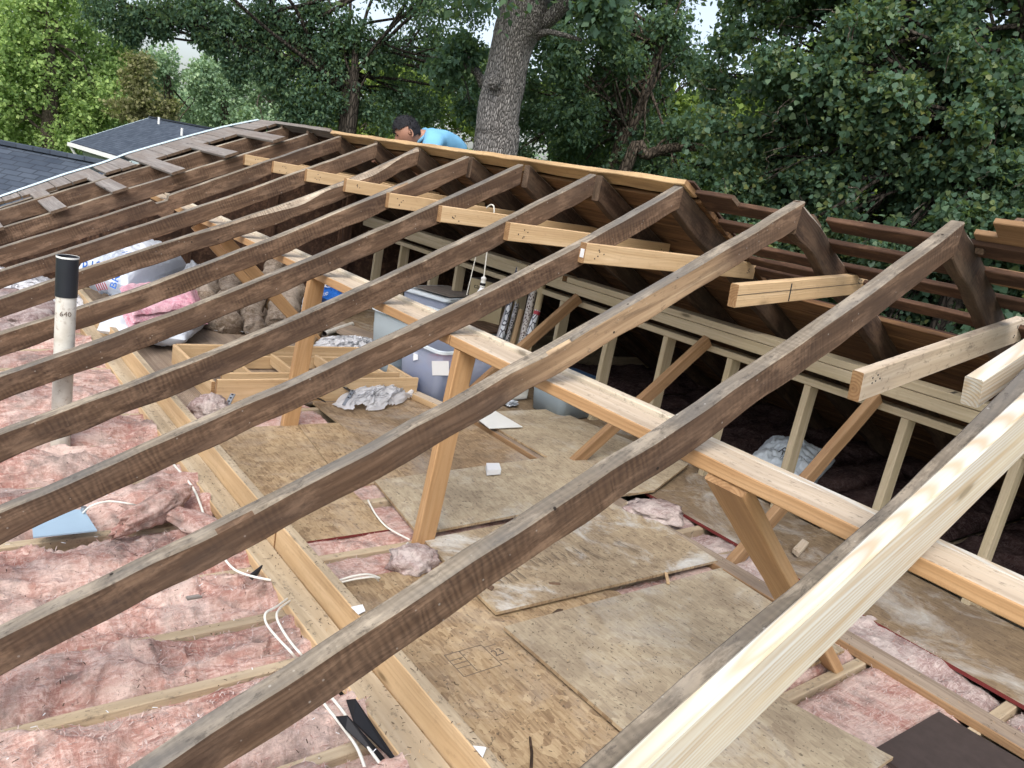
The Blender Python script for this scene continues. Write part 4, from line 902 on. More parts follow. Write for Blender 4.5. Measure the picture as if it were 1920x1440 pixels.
for k in range(4):
    V = []; n1, n2 = 60, 40
    for j in range(n2 + 1):
        for i in range(n1 + 1):
            u, v = i / n1, j / n2; u2 = u * (1 - .05 * k); p = (qs[0]*(1-u2) + qs[1]*u2)*(1-v) + (qs[3]*(1-u2) + qs[2]*u2)*v
            e = min(1, min(u, 1-u, v*1.0, 1-v) * 14) ** .5
            V.append(p - qs[0] + Vector((0, 0, .030 * (e - 1) + .04 * k - .06 + .012 * nz(u*6, v*5, k) + .006 * nz(u*22, v*20, k)) ) + (qs[0]-qs[3]).normalized() * (.02 * nz(u*5, k*3) - .015*k))
    mesh_obj('layer', V, [(j*(n1+1)+i, j*(n1+1)+i+1, (j+1)*(n1+1)+i+1, (j+1)*(n1+1)+i) for j in range(n2) for i in range(n1)], [M['pink_clean']], t, smooth=True)
def face_text(px, py, dist, body, size, mat, parent, rx=(0.64, 0.77, 0), up=(0, 0, 1), nm='print'):
    return text(body, nm, mat, basis(away(px, py, dist), rx, up), size, parent)
bpy.context.view_layer.update()
def hit_text(obj, px, py, body, size, mat, ang=0.0, nm='print', off=.012):
    """lay lettering on the surface the pixel ray meets"""
    inv = obj.matrix_world.inverted(); o_ = inv @ CAM; d_ = (inv.to_3x3() @ ray(px, py)).normalized()
    ok, loc, nor, _ = obj.ray_cast(o_, d_)
    if not ok: print('MISS TEXT', body); return None
    loc = obj.matrix_world @ loc; nor = (obj.matrix_world.to_3x3() @ nor).normalized()
    if nor.dot(CAM - loc) < 0: nor = -nor
    right = CR @ Vector((math.cos(ang), math.sin(ang), 0)); r_ = (right - nor * right.dot(nor)).normalized(); u_ = nor.cross(r_)
    return text(body, nm, mat, basis(loc + nor * off, r_, u_), size, obj)
hit_text(b2, 178, 503, 'R19', .12, 'blue_ink', -.1, off=.03); hit_text(b2, 240, 482, '///', .10, 'blue_ink', .3, off=.03); hit_text(b2, 222, 530, 'BR', .09, 'blue_ink', 1.2, off=.03); hit_text(b2, 196, 535, 'IIIII', .08, 'red_print', .2, off=.03)
b4 = bag('insulation_bag', [fl(585, 575), fl(640, 600), fl(720, 560), fl(655, 520)], .0, .26, 'blue_ink', 12, 'bright blue bag with white letters behind the left post')
hit_text(b4, 612, 540, 'ECDO', .14, 'paper', -.12, off=.03); hit_text(b4, 605, 556, 'PRO-STUD', .05, 'paper', -.12, off=.03)
crumple('plastic_film', fl(545, 575, .05), (.16, .2, .16), 'poly', 21, 'pale blue plastic corner left of the left post')
# brown mineral wool rolls, bent over each other
for i, (P, r, lab) in enumerate((([(395, 520, .30), (385, 560, .2), (402, 600, .08), (425, 612, .05)], .085, 'bent brown wool roll, leftmost of the heap'), ([(470, 470, .35), (440, 520, .30), (420, 570, .16), (432, 612, .07)], .10, 'bent brown wool roll second from the left'),
     ([(520, 500, .38), (490, 540, .30), (470, 585, .14), (478, 620, .05)], .085, 'upright bent brown wool roll in the middle of the heap'), ([(545, 540, .30), (530, 590, .14), (525, 620, .06)], .12, 'thick grey brown wool roll with a square cut end'),
     ([(490, 450, .30), (540, 490, .26), (565, 520, .15)], .12, 'grey wool roll lying on top of the heap behind the brace'))):
    pts = spline([fl(*p) for p in P], 8); mb = MB(); rs = [r * (1 + .22 * nz(k * .7, i)) for k in range(len(pts))]; mb.tube(pts, rs, 28)
    for v in mb.v: v += Vector((nz(v.x*16, v.y*16, v.z*16), nz(v.x*16+5, v.y*16, v.z*16), nz(v.x*16, v.y*16+9, v.z*16))) * .03
    tag(mb.build('wool_roll', [M['brown_wool']], None, True), lab, 'insulation roll', 'brown wool rolls in a heap')
# white printed sack by the knee wall
P = [fl(1385, 900, .02), fl(1500, 950, .02), fl(1560, 885, .02), fl(1440, 845, .02)]
sk = bag('sack', P, .0, .20, 'tote_rim', 31, 'white plastic sack with black letters lying in front of the knee wall')
bpy.context.view_layer.update()
hit_text(sk, 1482, 862, 'RECT', .075, 'ink', -1.0); hit_text(sk, 1470, 866, 'TIONS', .028, 'ink', -1.0)
tb = [o for o in COL.objects if o.get('label', '').startswith('greenish flat board on top of the far beam, nearer')][0]
bpy.context.view_layer.update()
for q, bd, sz in (((-.20, .99, .9262), 'NO.2', .045), ((-.255, .97, .9262), 'TREATED', .022), ((-.155, 1.0, .9262), 'SYP', .028)): text(bd, 'grade_stamp', 'ink', basis(q, (.15, -1, 0), (1, 0, 0)), sz, tb)
def hit_patch(obj, px, py, w, h, mat, ang=0.0, nm='label_patch'):
    inv = obj.matrix_world.inverted(); ok, loc, nor, _ = obj.ray_cast(inv @ CAM, (inv.to_3x3() @ ray(px, py)).normalized())
    if not ok: return
    loc = obj.matrix_world @ loc; nor = (obj.matrix_world.to_3x3() @ nor).normalized()
    if nor.dot(CAM - loc) < 0: nor = -nor
    right = CR @ Vector((math.cos(ang), math.sin(ang), 0)); r_ = (right - nor * right.dot(nor)).normalized(); u_ = nor.cross(r_); c = loc + nor * .004
    mb = MB(); mb.add([inv @ (c + r_ * a + u_ * b) for a, b in ((-w, -h), (w, -h), (w, h), (-w, h))], [(0, 1, 2, 3)]); mb.build(nm, [M[mat]], obj)
tbody = [o for o in COL.objects if o.name.startswith('body') and o.parent and o.parent.get('label', '').startswith('bluish see')][0]
hit_patch(tbody, 780, 668, .022, .028, 'paper'); hit_patch(tbody, 826, 690, .055, .05, 'paper'); hit_patch(tbody, 874, 668, .03, .012, 'paper', -.3)
# ------------------------------------------------------------------ gable end: boards, trim, lookouts
outer = [(p.y, p.x) for p in (roofp(*q) for q in ((0, 376), (60, 355), (120, 334), (193, 312), (240, 294), (330, 268), (420, 244), (515, 225)))]
def xo(y):
    ys = [a for a, b in outer]; xs_ = [b for a, b in outer]
    if y <= ys[0]: return xs_[0] + (y - ys[0]) * -.15
    return float(np.interp(y, ys, xs_))
inner = [(p.y, p.x) for p in (roofp(*q) for q in ((10, 382), (100, 358), (182, 335), (282, 307), (373, 277), (460, 253), (542, 230)))]
def xi(y): return float(np.interp(y, [a for a, b in inner], [b for a, b in inner]))
GB = [M['grey_board'], M['grey_board'], M['old_end']]
t = empty('gable_overhang', (-6.6, -1.6, HR - .8)); tag(t, 'row of short grey weathered boards along the far gable edge of the near slope', 'roof edge')
y = -3.5; k = 0
cs = math.cos(math.atan(SL)); look_y = [-2.25, -1.86, -1.46, -1.05, -.655, -.275]
while y < -.02:
    a = xo(y + .055) + .01; b = xi(y + .055) + .02 * R_.random() - .03
    zz = HR + SL * (y + .055) + .024
    if min(abs(y + .055 - l) for l in look_y) > .04:
        beam('short_board', (a, y + .055, zz + .004 * R_.random()), (b, y + .055, zz + .004 * R_.random()), .118 / cs * .985 - .004, .022, GB, up=(0, -SL, 1), parent=None, seed=k).parent = t
        bpy.context.view_layer.update()
    y += .118; k += 1
for c in t.children: c.matrix_parent_inverse = Matrix.Translation(-t.location)
for i, ly in enumerate(look_y):
    zz = HR + SL * ly + .026
    beam('lookout_board', (xo(ly) + .01, ly, zz), (-5.44, ly, HR + SL * ly + .027), .118, .021, GB, up=(0, -SL, 1), label='long grey lookout board reaching to the next rafter, %s from the ridge' % ('sixth', 'fifth', 'fourth', 'third', 'second', 'nearest one')[i] if i < 5 else 'long grey lookout board nearest the ridge', cat='board', group='grey lookout boards', rough=.002, seed=i)
mb = MB(); n_ = 40
for i in range(n_ + 1):
    y = -3.55 + 3.55 * i / n_; x = xo(y); z = HR + SL * y
    mb.v += [Vector((x + .03, y, z + .034)), Vector((x - .035, y, z + .040)), Vector((x - .04, y, z + .030)), Vector((x - .04, y, z - .05))]
for i in range(n_):
    for k in range(3): mb.f.append((i*4+k, (i+1)*4+k, (i+1)*4+k+1, i*4+k+1)); mb.m.append(0)
tag(mb.build('drip_edge', [M['drip']]), 'pale blue white metal drip edge along the far gable of the near slope', 'roof trim')
# gable wall
rafter('near_rafter', -6.50, [(y, HR - .002 + SL * y) for y in (-3.55, -2.4, -1.6, -.9, -.3, 0)], .05, .12, 1, [M['old_black'], M['old_top'], M['old_end'], M['pale']], None, None, 99, 'dark outrigger rafter right under the inner ends of the short grey boards', None)
mb = MB(); th = HR
mb.add([(-6.16, -3.5, -.15), (-6.16, 3.5, -.15), (-6.16, 3.5, HR - SL*3.5 - .0), (-6.16, 0, HR - .02), (-6.16, -3.5, HR - SL*3.5 - .0)], [(0, 1, 2, 3, 4)])
t = mb.build('gable_wall', [M['old_red']]); tag(t, 'dark boarded gable wall at the far end of the attic', 'wall')
for i in range(9):
    x = -6.13; y = -3.0 + i * .75; zt_ = HR - SL * abs(y) - .2
    if zt_ > .1: beam('wall_stud', (x, y - .0, 0), (x, y, zt_), .09, .035, [M['old_red']] * 3, up=(1, 0, 0)).parent = t
# ------------------------------------------------------------------ far slope: deck, spaced boards
t = empty('roof_deck', (-3.6, 1.2, 1.0)); tag(t, 'brown board deck of the far roof slope seen from below', 'roof')
inv = Matrix.Translation(-Vector(t.location))
DB = [M['deck_brown']] * 3
def dk(nm, x0, x1, y, w, off, mats, parent=None, **kw):
    z = HR - SL * y + off
    o = beam(nm, (x0, y, z), (x1, y, z), w, .022, mats, up=(0, SL, 1), **kw)
    if parent: o.parent = parent; o.matrix_parent_inverse = inv
    return o
y = .20; k = 0
while y < 3.7:
    x1 = -1.25 + .03 * nz(k) if y < .88 else 1.6
    dk('deck_board', -6.15, x1, y, .140, .024 + .003 * nz(k * 2.3), DB, t, rough=.004, seed=k, seg=40); y += .128 + .006 * nz(k); k += 1
for (x0, x1, y0) in ((-6.9, -1.24, .03), (-1.24, 1.7, .93)):
    mb = MB(); P = [(x0, y0, HR - SL*y0 + .032), (x1, y0, HR - SL*y0 + .032), (x1, 3.8, HR - SL*3.8 + .032), (x0, 3.8, HR - SL*3.8 + .032)]
    mb.add(P + [(a, b, c + .008) for a, b, c in P], [(0, 3, 2, 1), (4, 5, 6, 7), (0, 1, 5, 4), (1, 2, 6, 5), (2, 3, 7, 6), (3, 0, 4, 7)])
    o = mb.build('underlayment', [M['red_felt'] if 'red_felt' in M else M['red_edge']]); o.parent = t; o.matrix_parent_inverse = inv
beam('ridge_board', (-5.05, .055, HR + .004), (-1.262, .055, HR + .002), .115, .025, [M['pale'], M['pale'], M['end']], up=(0, SL * .9, 1), rough=.006, seed=3, seg=60, label='long pale edge board lying along the ridge on the far rafters', cat='board')
beam('ridge_board', (-6.3, .050, HR + .022), (-5.06, .050, HR + .018), .115, .028, [M['grey_board']] * 3, up=(0, SL * .9, 1), rough=.003, seed=4, label='grey board along the ridge at the far gable', cat='board')
RB = [M['old_red'], M['grey_board'], M['old_end']]
rows = [(.10, -1.24, -1.03, 'short one with a slanted end'), (.155, -.60, 1.4, None), (.155, -1.24, -.66, None), (.315, -1.24, 1.4, None), (.49, -1.24, 1.4, None), (.70, -1.24, 1.4, None)]
bt = {0: 'short brown roof batten with a slanted end just right of the pale ridge board', 1: 'brown roof batten nearest the ridge, right of the second apex', 2: 'brown roof batten under the short slanted one', 3: 'brown roof batten third down from the ridge', 4: 'brown roof batten fourth down from the ridge', 5: 'brown roof batten fifth down, directly above the closed deck'}
for i, (y, x0, x1, _) in enumerate(rows): dk('roof_batten', x0, x1, y, .085, .024, RB, rough=.004, seed=20 + i, seg=20, label=bt[i], cat='batten', group='spaced roof battens on the far slope')
dk('roof_batten', -1.24, -.55, .60, .07, .024, RB, rough=.004, seed=31, seg=10, label='brown roof batten with a broken pale end by the tilted pencil marked tie', cat='batten', group='spaced roof battens on the far slope')
NB = [M['pine_brown']] * 3
for i, (y, x0, x1) in enumerate(((.055, .05, 1.5), (.135, -.03, 1.5), (.36, -.04, 1.5))):
    dk('new_batten', x0, x1, y, .10, .045, NB, rough=.001, seed=40 + i, seg=8, label='lighter brown new batten at the right edge, %s' % ('topmost', 'middle one', 'lowest')[i], cat='batten', group='newer battens at the right edge')
A = on(1836, 466, 1, .12); B = on(1914, 408, 1, .35)
beam('stick', A, A + (B - A) * 1.0, .03, .022, [M['old_black'], M['old_side'], M['old_end']], label='dark stick pointing up to the right beside the nearest apex', cat='stick', rough=.003)
# ------------------------------------------------------------------ house below, ground
n = NT('plaster'); M['siding'] = plain('beige_siding', (.42, .42, .36), .8, 0, .05)
mb = MB(); mb.box((-6.15, -3.45, -2.9), (3.0, 3.45, -.145)); tag(mb.build('house_wall', [M['siding']]), 'outer walls of the single storey house under the open attic', 'house')
def ground_mat():
    n = NT('grass'); f = n.noise(n.coords(rnd=False), 1.4, 6, .7); c = n.ramp(f, [(.3, (.03, .045, .012)), (.55, (.07, .10, .03)), (.75, (.13, .12, .06))]); return n.done(c, 1.0, n.bump(f, .5, .05))
mb = MB(); mb.add([(-260, -260, -2.9), (260, -260, -2.9), (260, 260, -2.9), (-260, 260, -2.9)], [(0, 1, 2, 3)]); tag(mb.build('ground', [ground_mat()]), kind='structure')
# ------------------------------------------------------------------ neighbour houses
def shingles():
    n = NT('dark_shingles'); br = n.n('ShaderNodeTexBrick'); n.put(br, 'Vector', n.coords(rnd=False)); br.inputs['Scale'].default_value = 1.0
    br.inputs['Brick Width'].default_value = .28; br.inputs['Row Height'].default_value = .14; br.inputs['Mortar Size'].default_value = .012; br.inputs['Bias'].default_value = 0.0
    br.inputs['Color1'].default_value = (.030, .042, .062, 1); br.inputs['Color2'].default_value = (.075, .095, .125, 1); br.inputs['Mortar'].default_value = (.016, .020, .028, 1)
    c = n.mix(.4, (br, 0), n.ramp(n.noise(n.coords(rnd=False), 2.5, 4, .7), [(.3, (.03, .04, .06)), (.7, (.08, .10, .13))])); return n.done(c, .85, n.bump((br, 1), .4, -.01))
M['shingle'] = shingles()
M['green_siding'] = plain('green_grey_siding', (.20, .25, .20), .8, 0, .05)
def house(name, E1, E2, ridge_dz, run, label, zg=-2.9, over=.35):
    """gable house: E1-E2 is the near eave, run the horizontal half span"""
    E1 = Vector(E1); E2 = Vector(E2); ex = (E2 - E1); L = ex.length; ex.normalize(); ey = Vector((-ex.y, ex.x, 0)); ey.normalize()
    M4 = Matrix((ex, ey, Vector((0, 0, 1)))).transposed().to_4x4(); M4.translation = (E1.x, E1.y, zg)
    t = bpy.data.objects.new(name, None); COL.objects.link(t); t.matrix_world = M4; tag(t, label, 'house')
    h = E1.z - zg; sl_ = math.hypot(run, ridge_dz); ang = math.atan2(ridge_dz, run)
    mb = MB(); a, b = over, L - over
    mb.add([(a, over, 0), (b, over, 0), (b, 2*run-over, 0), (a, 2*run-over, 0), (a, over, h - .12), (b, over, h - .12), (b, 2*run-over, h - .12), (a, 2*run-over, h - .12), (a, run, h + ridge_dz - .25), (b, run, h + ridge_dz - .25)],
           [(0, 1, 5, 4), (2, 3, 7, 6), (1, 2, 6, 9, 5), (3, 0, 4, 8, 7)])
    mb.build('wall', [M['green_siding']], t)
    for s in (0, 1):
        mb = MB(); mb.box((0, 0, -.06), (L, sl_, 0)); mm = Matrix.Translation((0, 0, h)) @ Matrix.Rotation(ang, 4, 'X')
        if s: mm = Matrix.Translation((L, 2*run, h)) @ Matrix.Rotation(math.pi, 4, 'Z') @ Matrix.Rotation(ang, 4, 'X')
        o = mb.build('roof', [M['shingle']], t, False, mm)
        mb = MB(); mb.box((-.03, -.01, -.20), (.0, sl_, .015)); mb.box((L, -.01, -.20), (L + .03, sl_, .015)); mb.build('rake_trim', [M['drip']], o)
        if s == 0:
            for (u, v) in ((L*.30, sl_*.86), (L*.83, sl_*.70)):
                mb = MB(); mb.tube([(u, v, 0), (u, v + .12, .25)], .045, 10); mb.build('vent', [M['white_paint']], o)
    mb = MB(); mb.box((-.05, -.12, h - .17), (L + .05, -.005, h - .03)); mb.tube([(.12, -.06, h - .15), (.2, .1, h - .42), (.25, over - .06, h - .6), (.25, over - .06, .1)], .05, 8); mb.build('gutter', [M['white_paint']], t)
    mb = MB(); mb.box((0, run - .12, h + ridge_dz - .02), (L, run + .12, h + ridge_dz + .035)); mb.build('ridge_cap', [M['shingle']], t)
    f = MB(); f.box((L*.42, over - .03, h - .95), (L*.42 + .8, over - .002, h - .45)); f = f.build('window', [M['white_paint']], t)
    g = MB(); g.box((L*.42 + .08, over - .04, h - .88), (L*.42 + .72, over - .031, h - .52)); g.build('pane', [M['black_pvc']], f)
    return t
house('neighbour_house', (-35.83, 2.91, 0), (-29.05, 3.70, 0), 1.54, 3.05, 'grey green neighbour house with blue grey shingles, white gutter and two small white roof vents')
a = fl(-160, 236, .7); b = fl(460, 356, .7); d = (b - a).normalized(); nrm = Vector((-d.y, d.x, 0))
if nrm.dot(CAM - a) > 0: nrm = -nrm
house('neighbour_house', a - nrm * 4.2 + Vector((0, 0, -2.0)) - d * 1, b - nrm * 4.2 + Vector((0, 0, -2.0)) + d * .0, 2.0, 4.2, 'nearer neighbour house of which only the dark shingle roof shows at the left edge')
# ------------------------------------------------------------------ worker behind the ridge
def skin_obj(name, verts, edges, radii, mat, parent=None, root=0, sub=2):
    me = bpy.data.meshes.new(name); me.from_pydata([tuple(v) for v in verts], edges, []); o = bpy.data.objects.new(name, me); COL.objects.link(o)
    me.materials.append(mat); sk_ = o.modifiers.new('s', 'SKIN'); sk_.use_smooth_shade = True
    for i, r in enumerate(radii):
        me.skin_vertices[0].data[i].radius = r if isinstance(r, tuple) else (r, r); me.skin_vertices[0].data[i].use_root = (i == root)
    m = o.modifiers.new('u', 'SUBSURF'); m.levels = sub; m.render_levels = sub
    if parent: o.parent = parent
    return o
neck = away(794, 258, 6.45); hip = away(862, 300, 6.75); headc = away(764, 248, 6.42)
up = Vector((0, 0, 1)); rt = CR @ Vector((1, 0, 0)); aw = Vector((ray(800, 260).x, ray(800, 260).y, 0)).normalized()
Z0 = lambda y: HR - SL * y + .05
kneeL = hip + rt * -.30 + aw * -.02; kneeL.z = Z0(kneeL.y) + .06
kneeR = hip + rt * -.22 + aw * .32; kneeR.z = Z0(kneeR.y) + .06
footL = kneeL + rt * .42; footL.z = Z0(footL.y) + .05; footR = kneeR + rt * .42; footR.z = Z0(footR.y) + .05
ch = neck.lerp(hip, .30) + up * .045; mid = neck.lerp(hip, .65) + up * .055
sL = neck + aw * -.17 + rt * .085 + up * -.035; sR = neck + aw * .17 + rt * .05 + up * -.05
eL = sL + rt * -.05 + up * -.26; eR = sR + rt * -.06 + up * -.22
hL = eL + rt * -.22 + up * -.02; hR = eR + rt * -.22 + up * -.02
hL.z = max(hL.z, Z0(hL.y)); hR.z = max(hR.z, Z0(hR.y))
t = empty('person', (hip.x, hip.y, Z0(hip.y))); tag(t, 'man in a light blue shirt bending forward behind the ridge, looking down', 'person')
def W(v): return v - Vector(t.location)
# one continuous body (skin) incl. head stub, arms, hands
V = [hip, mid, ch, neck, headc.lerp(neck, .5), sL, eL, hL, sR, eR, hR, kneeL, footL, kneeR, footR]
Ed = [(0,1),(1,2),(2,3),(3,4),(2,5),(5,6),(6,7),(2,8),(8,9),(9,10),(0,11),(11,12),(0,13),(13,14)]
Rr = [(.13,.11),(.13,.10),(.135,.10),(.062,.062),(.055,.055),(.06,.06),(.042,.042),(.028,.028),(.06,.06),(.042,.042),(.028,.028),(.07,.07),(.045,.045),(.07,.07),(.045,.045)]
b0 = len(V)
for (h, e) in ((hL, eL), (hR, eR)):
    d = (h - e).normalized(); s_ = d.cross(up).normalized(); i0 = len(V); V.append(h + d * .075); Ed.append((7 if h is hL else 10, i0)); Rr.append((.034, .016))
    for k, (o_, l) in enumerate(((-.03, .065), (-.01, .078), (.01, .074), (.03, .058))):
        V.append(h + d * .085 + s_ * o_); Rr.append(.0095); V.append(h + d * (.085 + l * .6) + s_ * o_ * 1.2 - up * .012); Rr.append(.0085); V.append(h + d * (.085 + l) + s_ * o_ * 1.25 - up * .04); Rr.append(.0075)
        n0 = len(V) - 3; Ed += [(i0, n0), (n0, n0+1), (n0+1, n0+2)]
    V.append(h + d * .02 + s_ * .045); Rr.append(.011); V.append(h + d * .06 + s_ * .062 - up * .02); Rr.append(.009); Ed += [(7 if h is hL else 10, len(V)-2), (len(V)-2, len(V)-1)]
body = skin_obj('body', [W(v) for v in V], Ed, Rr, M['skin'], t)
# head
fd = (rt * -.86 + up * -.46 + aw * -.18).normalized(); hu = (up - fd * up.dot(fd)).normalized(); hs = hu.cross(fd)
bm = bmesh.new(); bmesh.ops.create_uvsphere(bm, u_segments=40, v_segments=30, radius=1)
for v in bm.verts:
    x, y, z = v.co            # x front, y side, z up
    f = max(0, x); w = 1.0
    if z < 0: w = 1 - .30 * (-z) ** 1.4
    X = x * .095 * (1 + .05 * (z < 0) * f); Y = y * .076 * w; Zz = z * .118
    X -= .012 * max(0, z) ** 2 * f
    g = lambda cx, cy, cz, s: math.exp(-(((x-cx)**2) * .3 + (y-cy)**2 + (z-cz)**2) / s)
    X += .026 * g(1, 0, -.18, .018) + .014 * g(1, 0, .02, .014) + .009 * g(1, 0, -.48, .02) + .012 * g(1, 0, -.80, .05)
    X -= .010 * (g(1, .34, .08, .022) + g(1, -.34, .08, .022)); X += .007 * (g(1, .30, .28, .03) + g(1, -.30, .28, .03))
    X -= .005 * g(1, 0, -.56, .004)
    v.co = fd * X + hs * Y + hu * Zz
me = bpy.data.meshes.new('head'); bm.to_mesh(me); bm.free(); me.polygons.foreach_set('use_smooth', [True]*len(me.polygons)); me.materials.append(M['skin'])
ho = bpy.data.objects.new('head', me); COL.objects.link(ho); ho.parent = t; ho.location = W(headc)
for s in (1, -1):
    mb = MB(); c = hs * (s * .073) + fd * -.008 + hu * -.012
    pts = [c + hu * (.03 * math.cos(a)) + fd * (-.016 * math.sin(a) - .004) + hs * (s * .012 * math.sin(a / 2)) for a in np.linspace(-.4, 3.5, 9)]
    mb.tube(pts, [.004, .006, .007, .007, .006, .006, .006, .007, .005], 8); mb.tube([c - fd * .004, c + hs * s * .008 - fd * .006], [.016, .012], 10); mb.build('ear', [M['skin']], ho, True)
    mb = MB(); c = fd * .083 + hs * (s * .028) + hu * .012; mb.tube([c - hs * .011 + hu * .001, c, c + hs * .011], [.002, .0055, .002], 8); mb.build('eye', [M['hair']], ho)
    mb = MB(); c = fd * .092 + hs * (s * .028) + hu * .030; mb.tube([c - hs * .014, c + hu * .004, c + hs * .014 - fd * .005], [.002, .004, .002], 6); mb.build('eyebrow', [M['hair']], ho)
# hair: cap plus many tufts
bm = bmesh.new(); bmesh.ops.create_uvsphere(bm, u_segments=36, v_segments=26, radius=1); dl = []
for v in bm.verts:
    x, y, z = v.co
    keep = z > .42 - .65 * max(0, -x) - .1 * abs(y) if x > -.1 else z > -.35 + .2 * x
    if not keep: dl.append(v)
    k = 1.08 + .10 * noise.noise(Vector((x, y, z)) * 5) + .14 * max(0, x) * max(0, z)
    v.co = fd * (x * .097 * k) + hs * (y * .078 * k) + hu * (z * .120 * k)
bmesh.ops.delete(bm, geom=dl, context='VERTS')
me = bpy.data.meshes.new('hair'); bm.to_mesh(me); bm.free(); me.polygons.foreach_set('use_smooth', [True]*len(me.polygons)); me.materials.append(M['hair'])
hr = bpy.data.objects.new('hair', me); COL.objects.link(hr); hr.parent = ho
mb = MB(); rr = random.Random(9)
for _ in range(700):
    z = rr.uniform(-.1, 1); a = rr.uniform(0, 6.283); q = math.sqrt(1 - z*z); x, y = q*math.cos(a), q*math.sin(a)
    if not (z > .30 - .55 * max(0, -x) if x > -.1 else z > -.3): continue
    p = fd * (x*.102) + hs * (y*.083) + hu * (z*.126); d = (p.normalized() + hu * .6 * -x + Vector((rr.gauss(0, .4), rr.gauss(0, .4), rr.gauss(0, .4)))).normalized(); L_ = rr.uniform(.012, .028); s_ = d.cross(hs).normalized() * .002
    mb.add([p - s_, p + s_, p + d * L_], [(0, 1, 2)])
mb.build('hair_tufts', [M['hair']], hr)
# shirt and trousers
SV = [hip + up*.0, mid, ch, neck.lerp(ch, .35), sL, sL.lerp(eL, .72), sR, sR.lerp(eR, .72)]
skin_obj('shirt', [W(v) for v in SV], [(0,1),(1,2),(2,3),(2,4),(4,5),(2,6),(6,7)], [(.14,.12),(.145,.115),(.14,.115),(.07,.068),(.082,.082),(.070,.070),(.082,.082),(.070,.070)], M['shirt'], t)
sh_ = bpy.data.objects['shirt']; tx_ = bpy.data.textures.new('folds', 'CLOUDS'); tx_.noise_scale = .075; tx_.noise_depth = 2
dm = sh_.modifiers.new('d', 'DISPLACE'); dm.texture = tx_; dm.strength = .045; dm.mid_level = .5
mb = MB(); a = neck.lerp(ch, .12); ring_ = [W(a) + (aw * math.cos(q) * .083 + (up * .6 + rt * .6).normalized() * math.sin(q) * .080) + rt * (-.01) for q in np.linspace(0, 6.283, 17)]
mb.tube(ring_, .014, 8, caps=False); mb.build('collar', [M['shirt']], t, True)
skin_obj('trousers', [W(v) for v in (hip.lerp(mid, .1), hip - up*.05, kneeL, kneeL.lerp(footL, .8), kneeR, kneeR.lerp(footR, .8))], [(0,1),(1,2),(2,3),(1,4),(4,5)], [(.15,.13),(.15,.14),(.085,.085),(.06,.06),(.085,.085),(.06,.06)], M['jeans'], t, root=1)
for f, k_ in ((footL, kneeL), (footR, kneeR)):
    mb = MB(); mb.tube([W(f) + rt * -.06, W(f) + rt * .02, W(f) + rt * .06 - up * .03], [.045, .05, .03], 10); mb.build('boot', [M['black_board']], t, True)
# ------------------------------------------------------------------ trees
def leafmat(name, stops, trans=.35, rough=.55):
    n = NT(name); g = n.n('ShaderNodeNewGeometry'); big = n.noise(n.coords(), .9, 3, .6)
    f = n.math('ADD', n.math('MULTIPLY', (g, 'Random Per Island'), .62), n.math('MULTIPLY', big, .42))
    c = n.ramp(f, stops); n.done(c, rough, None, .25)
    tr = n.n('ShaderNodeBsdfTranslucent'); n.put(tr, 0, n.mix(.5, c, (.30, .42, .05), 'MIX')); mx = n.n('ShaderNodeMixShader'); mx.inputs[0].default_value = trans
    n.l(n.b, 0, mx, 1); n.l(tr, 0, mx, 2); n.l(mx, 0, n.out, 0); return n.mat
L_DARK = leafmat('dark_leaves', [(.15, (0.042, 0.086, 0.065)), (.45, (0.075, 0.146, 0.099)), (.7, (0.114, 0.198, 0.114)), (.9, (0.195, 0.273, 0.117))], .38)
L_BRIGHT = leafmat('haze_brightened_leaves', [(.15, (0.134, 0.226, 0.082)), (.45, (0.270, 0.406, 0.144)), (.7, (0.432, 0.604, 0.208)), (.9, (0.648, 0.800, 0.306))], .45)  # leaf colour lightened to stand in for sunlight and haze
L_MID = leafmat('hazed_grey_green_leaves', [(.15, (0.120, 0.205, 0.132)), (.45, (0.216, 0.334, 0.205)), (.7, (0.334, 0.479, 0.287)), (.9, (0.479, 0.623, 0.359))], .35)  # distance haze put into the leaf colour
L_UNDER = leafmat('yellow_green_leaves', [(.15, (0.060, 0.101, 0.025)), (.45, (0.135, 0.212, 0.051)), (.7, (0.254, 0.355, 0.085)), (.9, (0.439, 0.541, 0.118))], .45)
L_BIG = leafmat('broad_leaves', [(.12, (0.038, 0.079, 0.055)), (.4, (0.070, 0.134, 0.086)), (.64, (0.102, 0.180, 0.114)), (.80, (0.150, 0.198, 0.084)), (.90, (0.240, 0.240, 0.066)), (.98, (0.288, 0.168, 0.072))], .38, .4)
L_BROWN = leafmat('brownish_leaves', [(.15, (0.104, 0.104, 0.052)), (.5, (0.195, 0.195, 0.098)), (.85, (0.312, 0.312, 0.143))], .35)
def bark(name, a, b, sc=1.0):
    n = NT(name); v = n.coords((1, 1, .28), rnd=False)
    vo = n.n('ShaderNodeTexVoronoi'); n.put(vo, 'Vector', v); vo.inputs['Scale'].default_value = 34 * sc; vo.feature = 'DISTANCE_TO_EDGE'
    f = n.ramp((vo, 'Distance'), [(0, 0.0), (.12, .55), (.4, 1.0)]); n2 = n.noise(n.coords((1, 1, .25), rnd=False), 9, 6, .7)
    c = n.mix(f, tuple(x * .28 for x in a), n.ramp(n2, [(.3, a), (.7, b)])); return n.done(c, .95, n.bump(f, 1.0, .02))
M['bark'] = bark('oak_bark', (.29, .275, .26), (.52, .50, .475), 1.5); M['bark_dark'] = bark('dark_bark', (.05, .042, .034), (.10, .085, .07), .7); M['bark_mid'] = bark('brown_bark', (.10, .08, .06), (.20, .165, .13), .7)
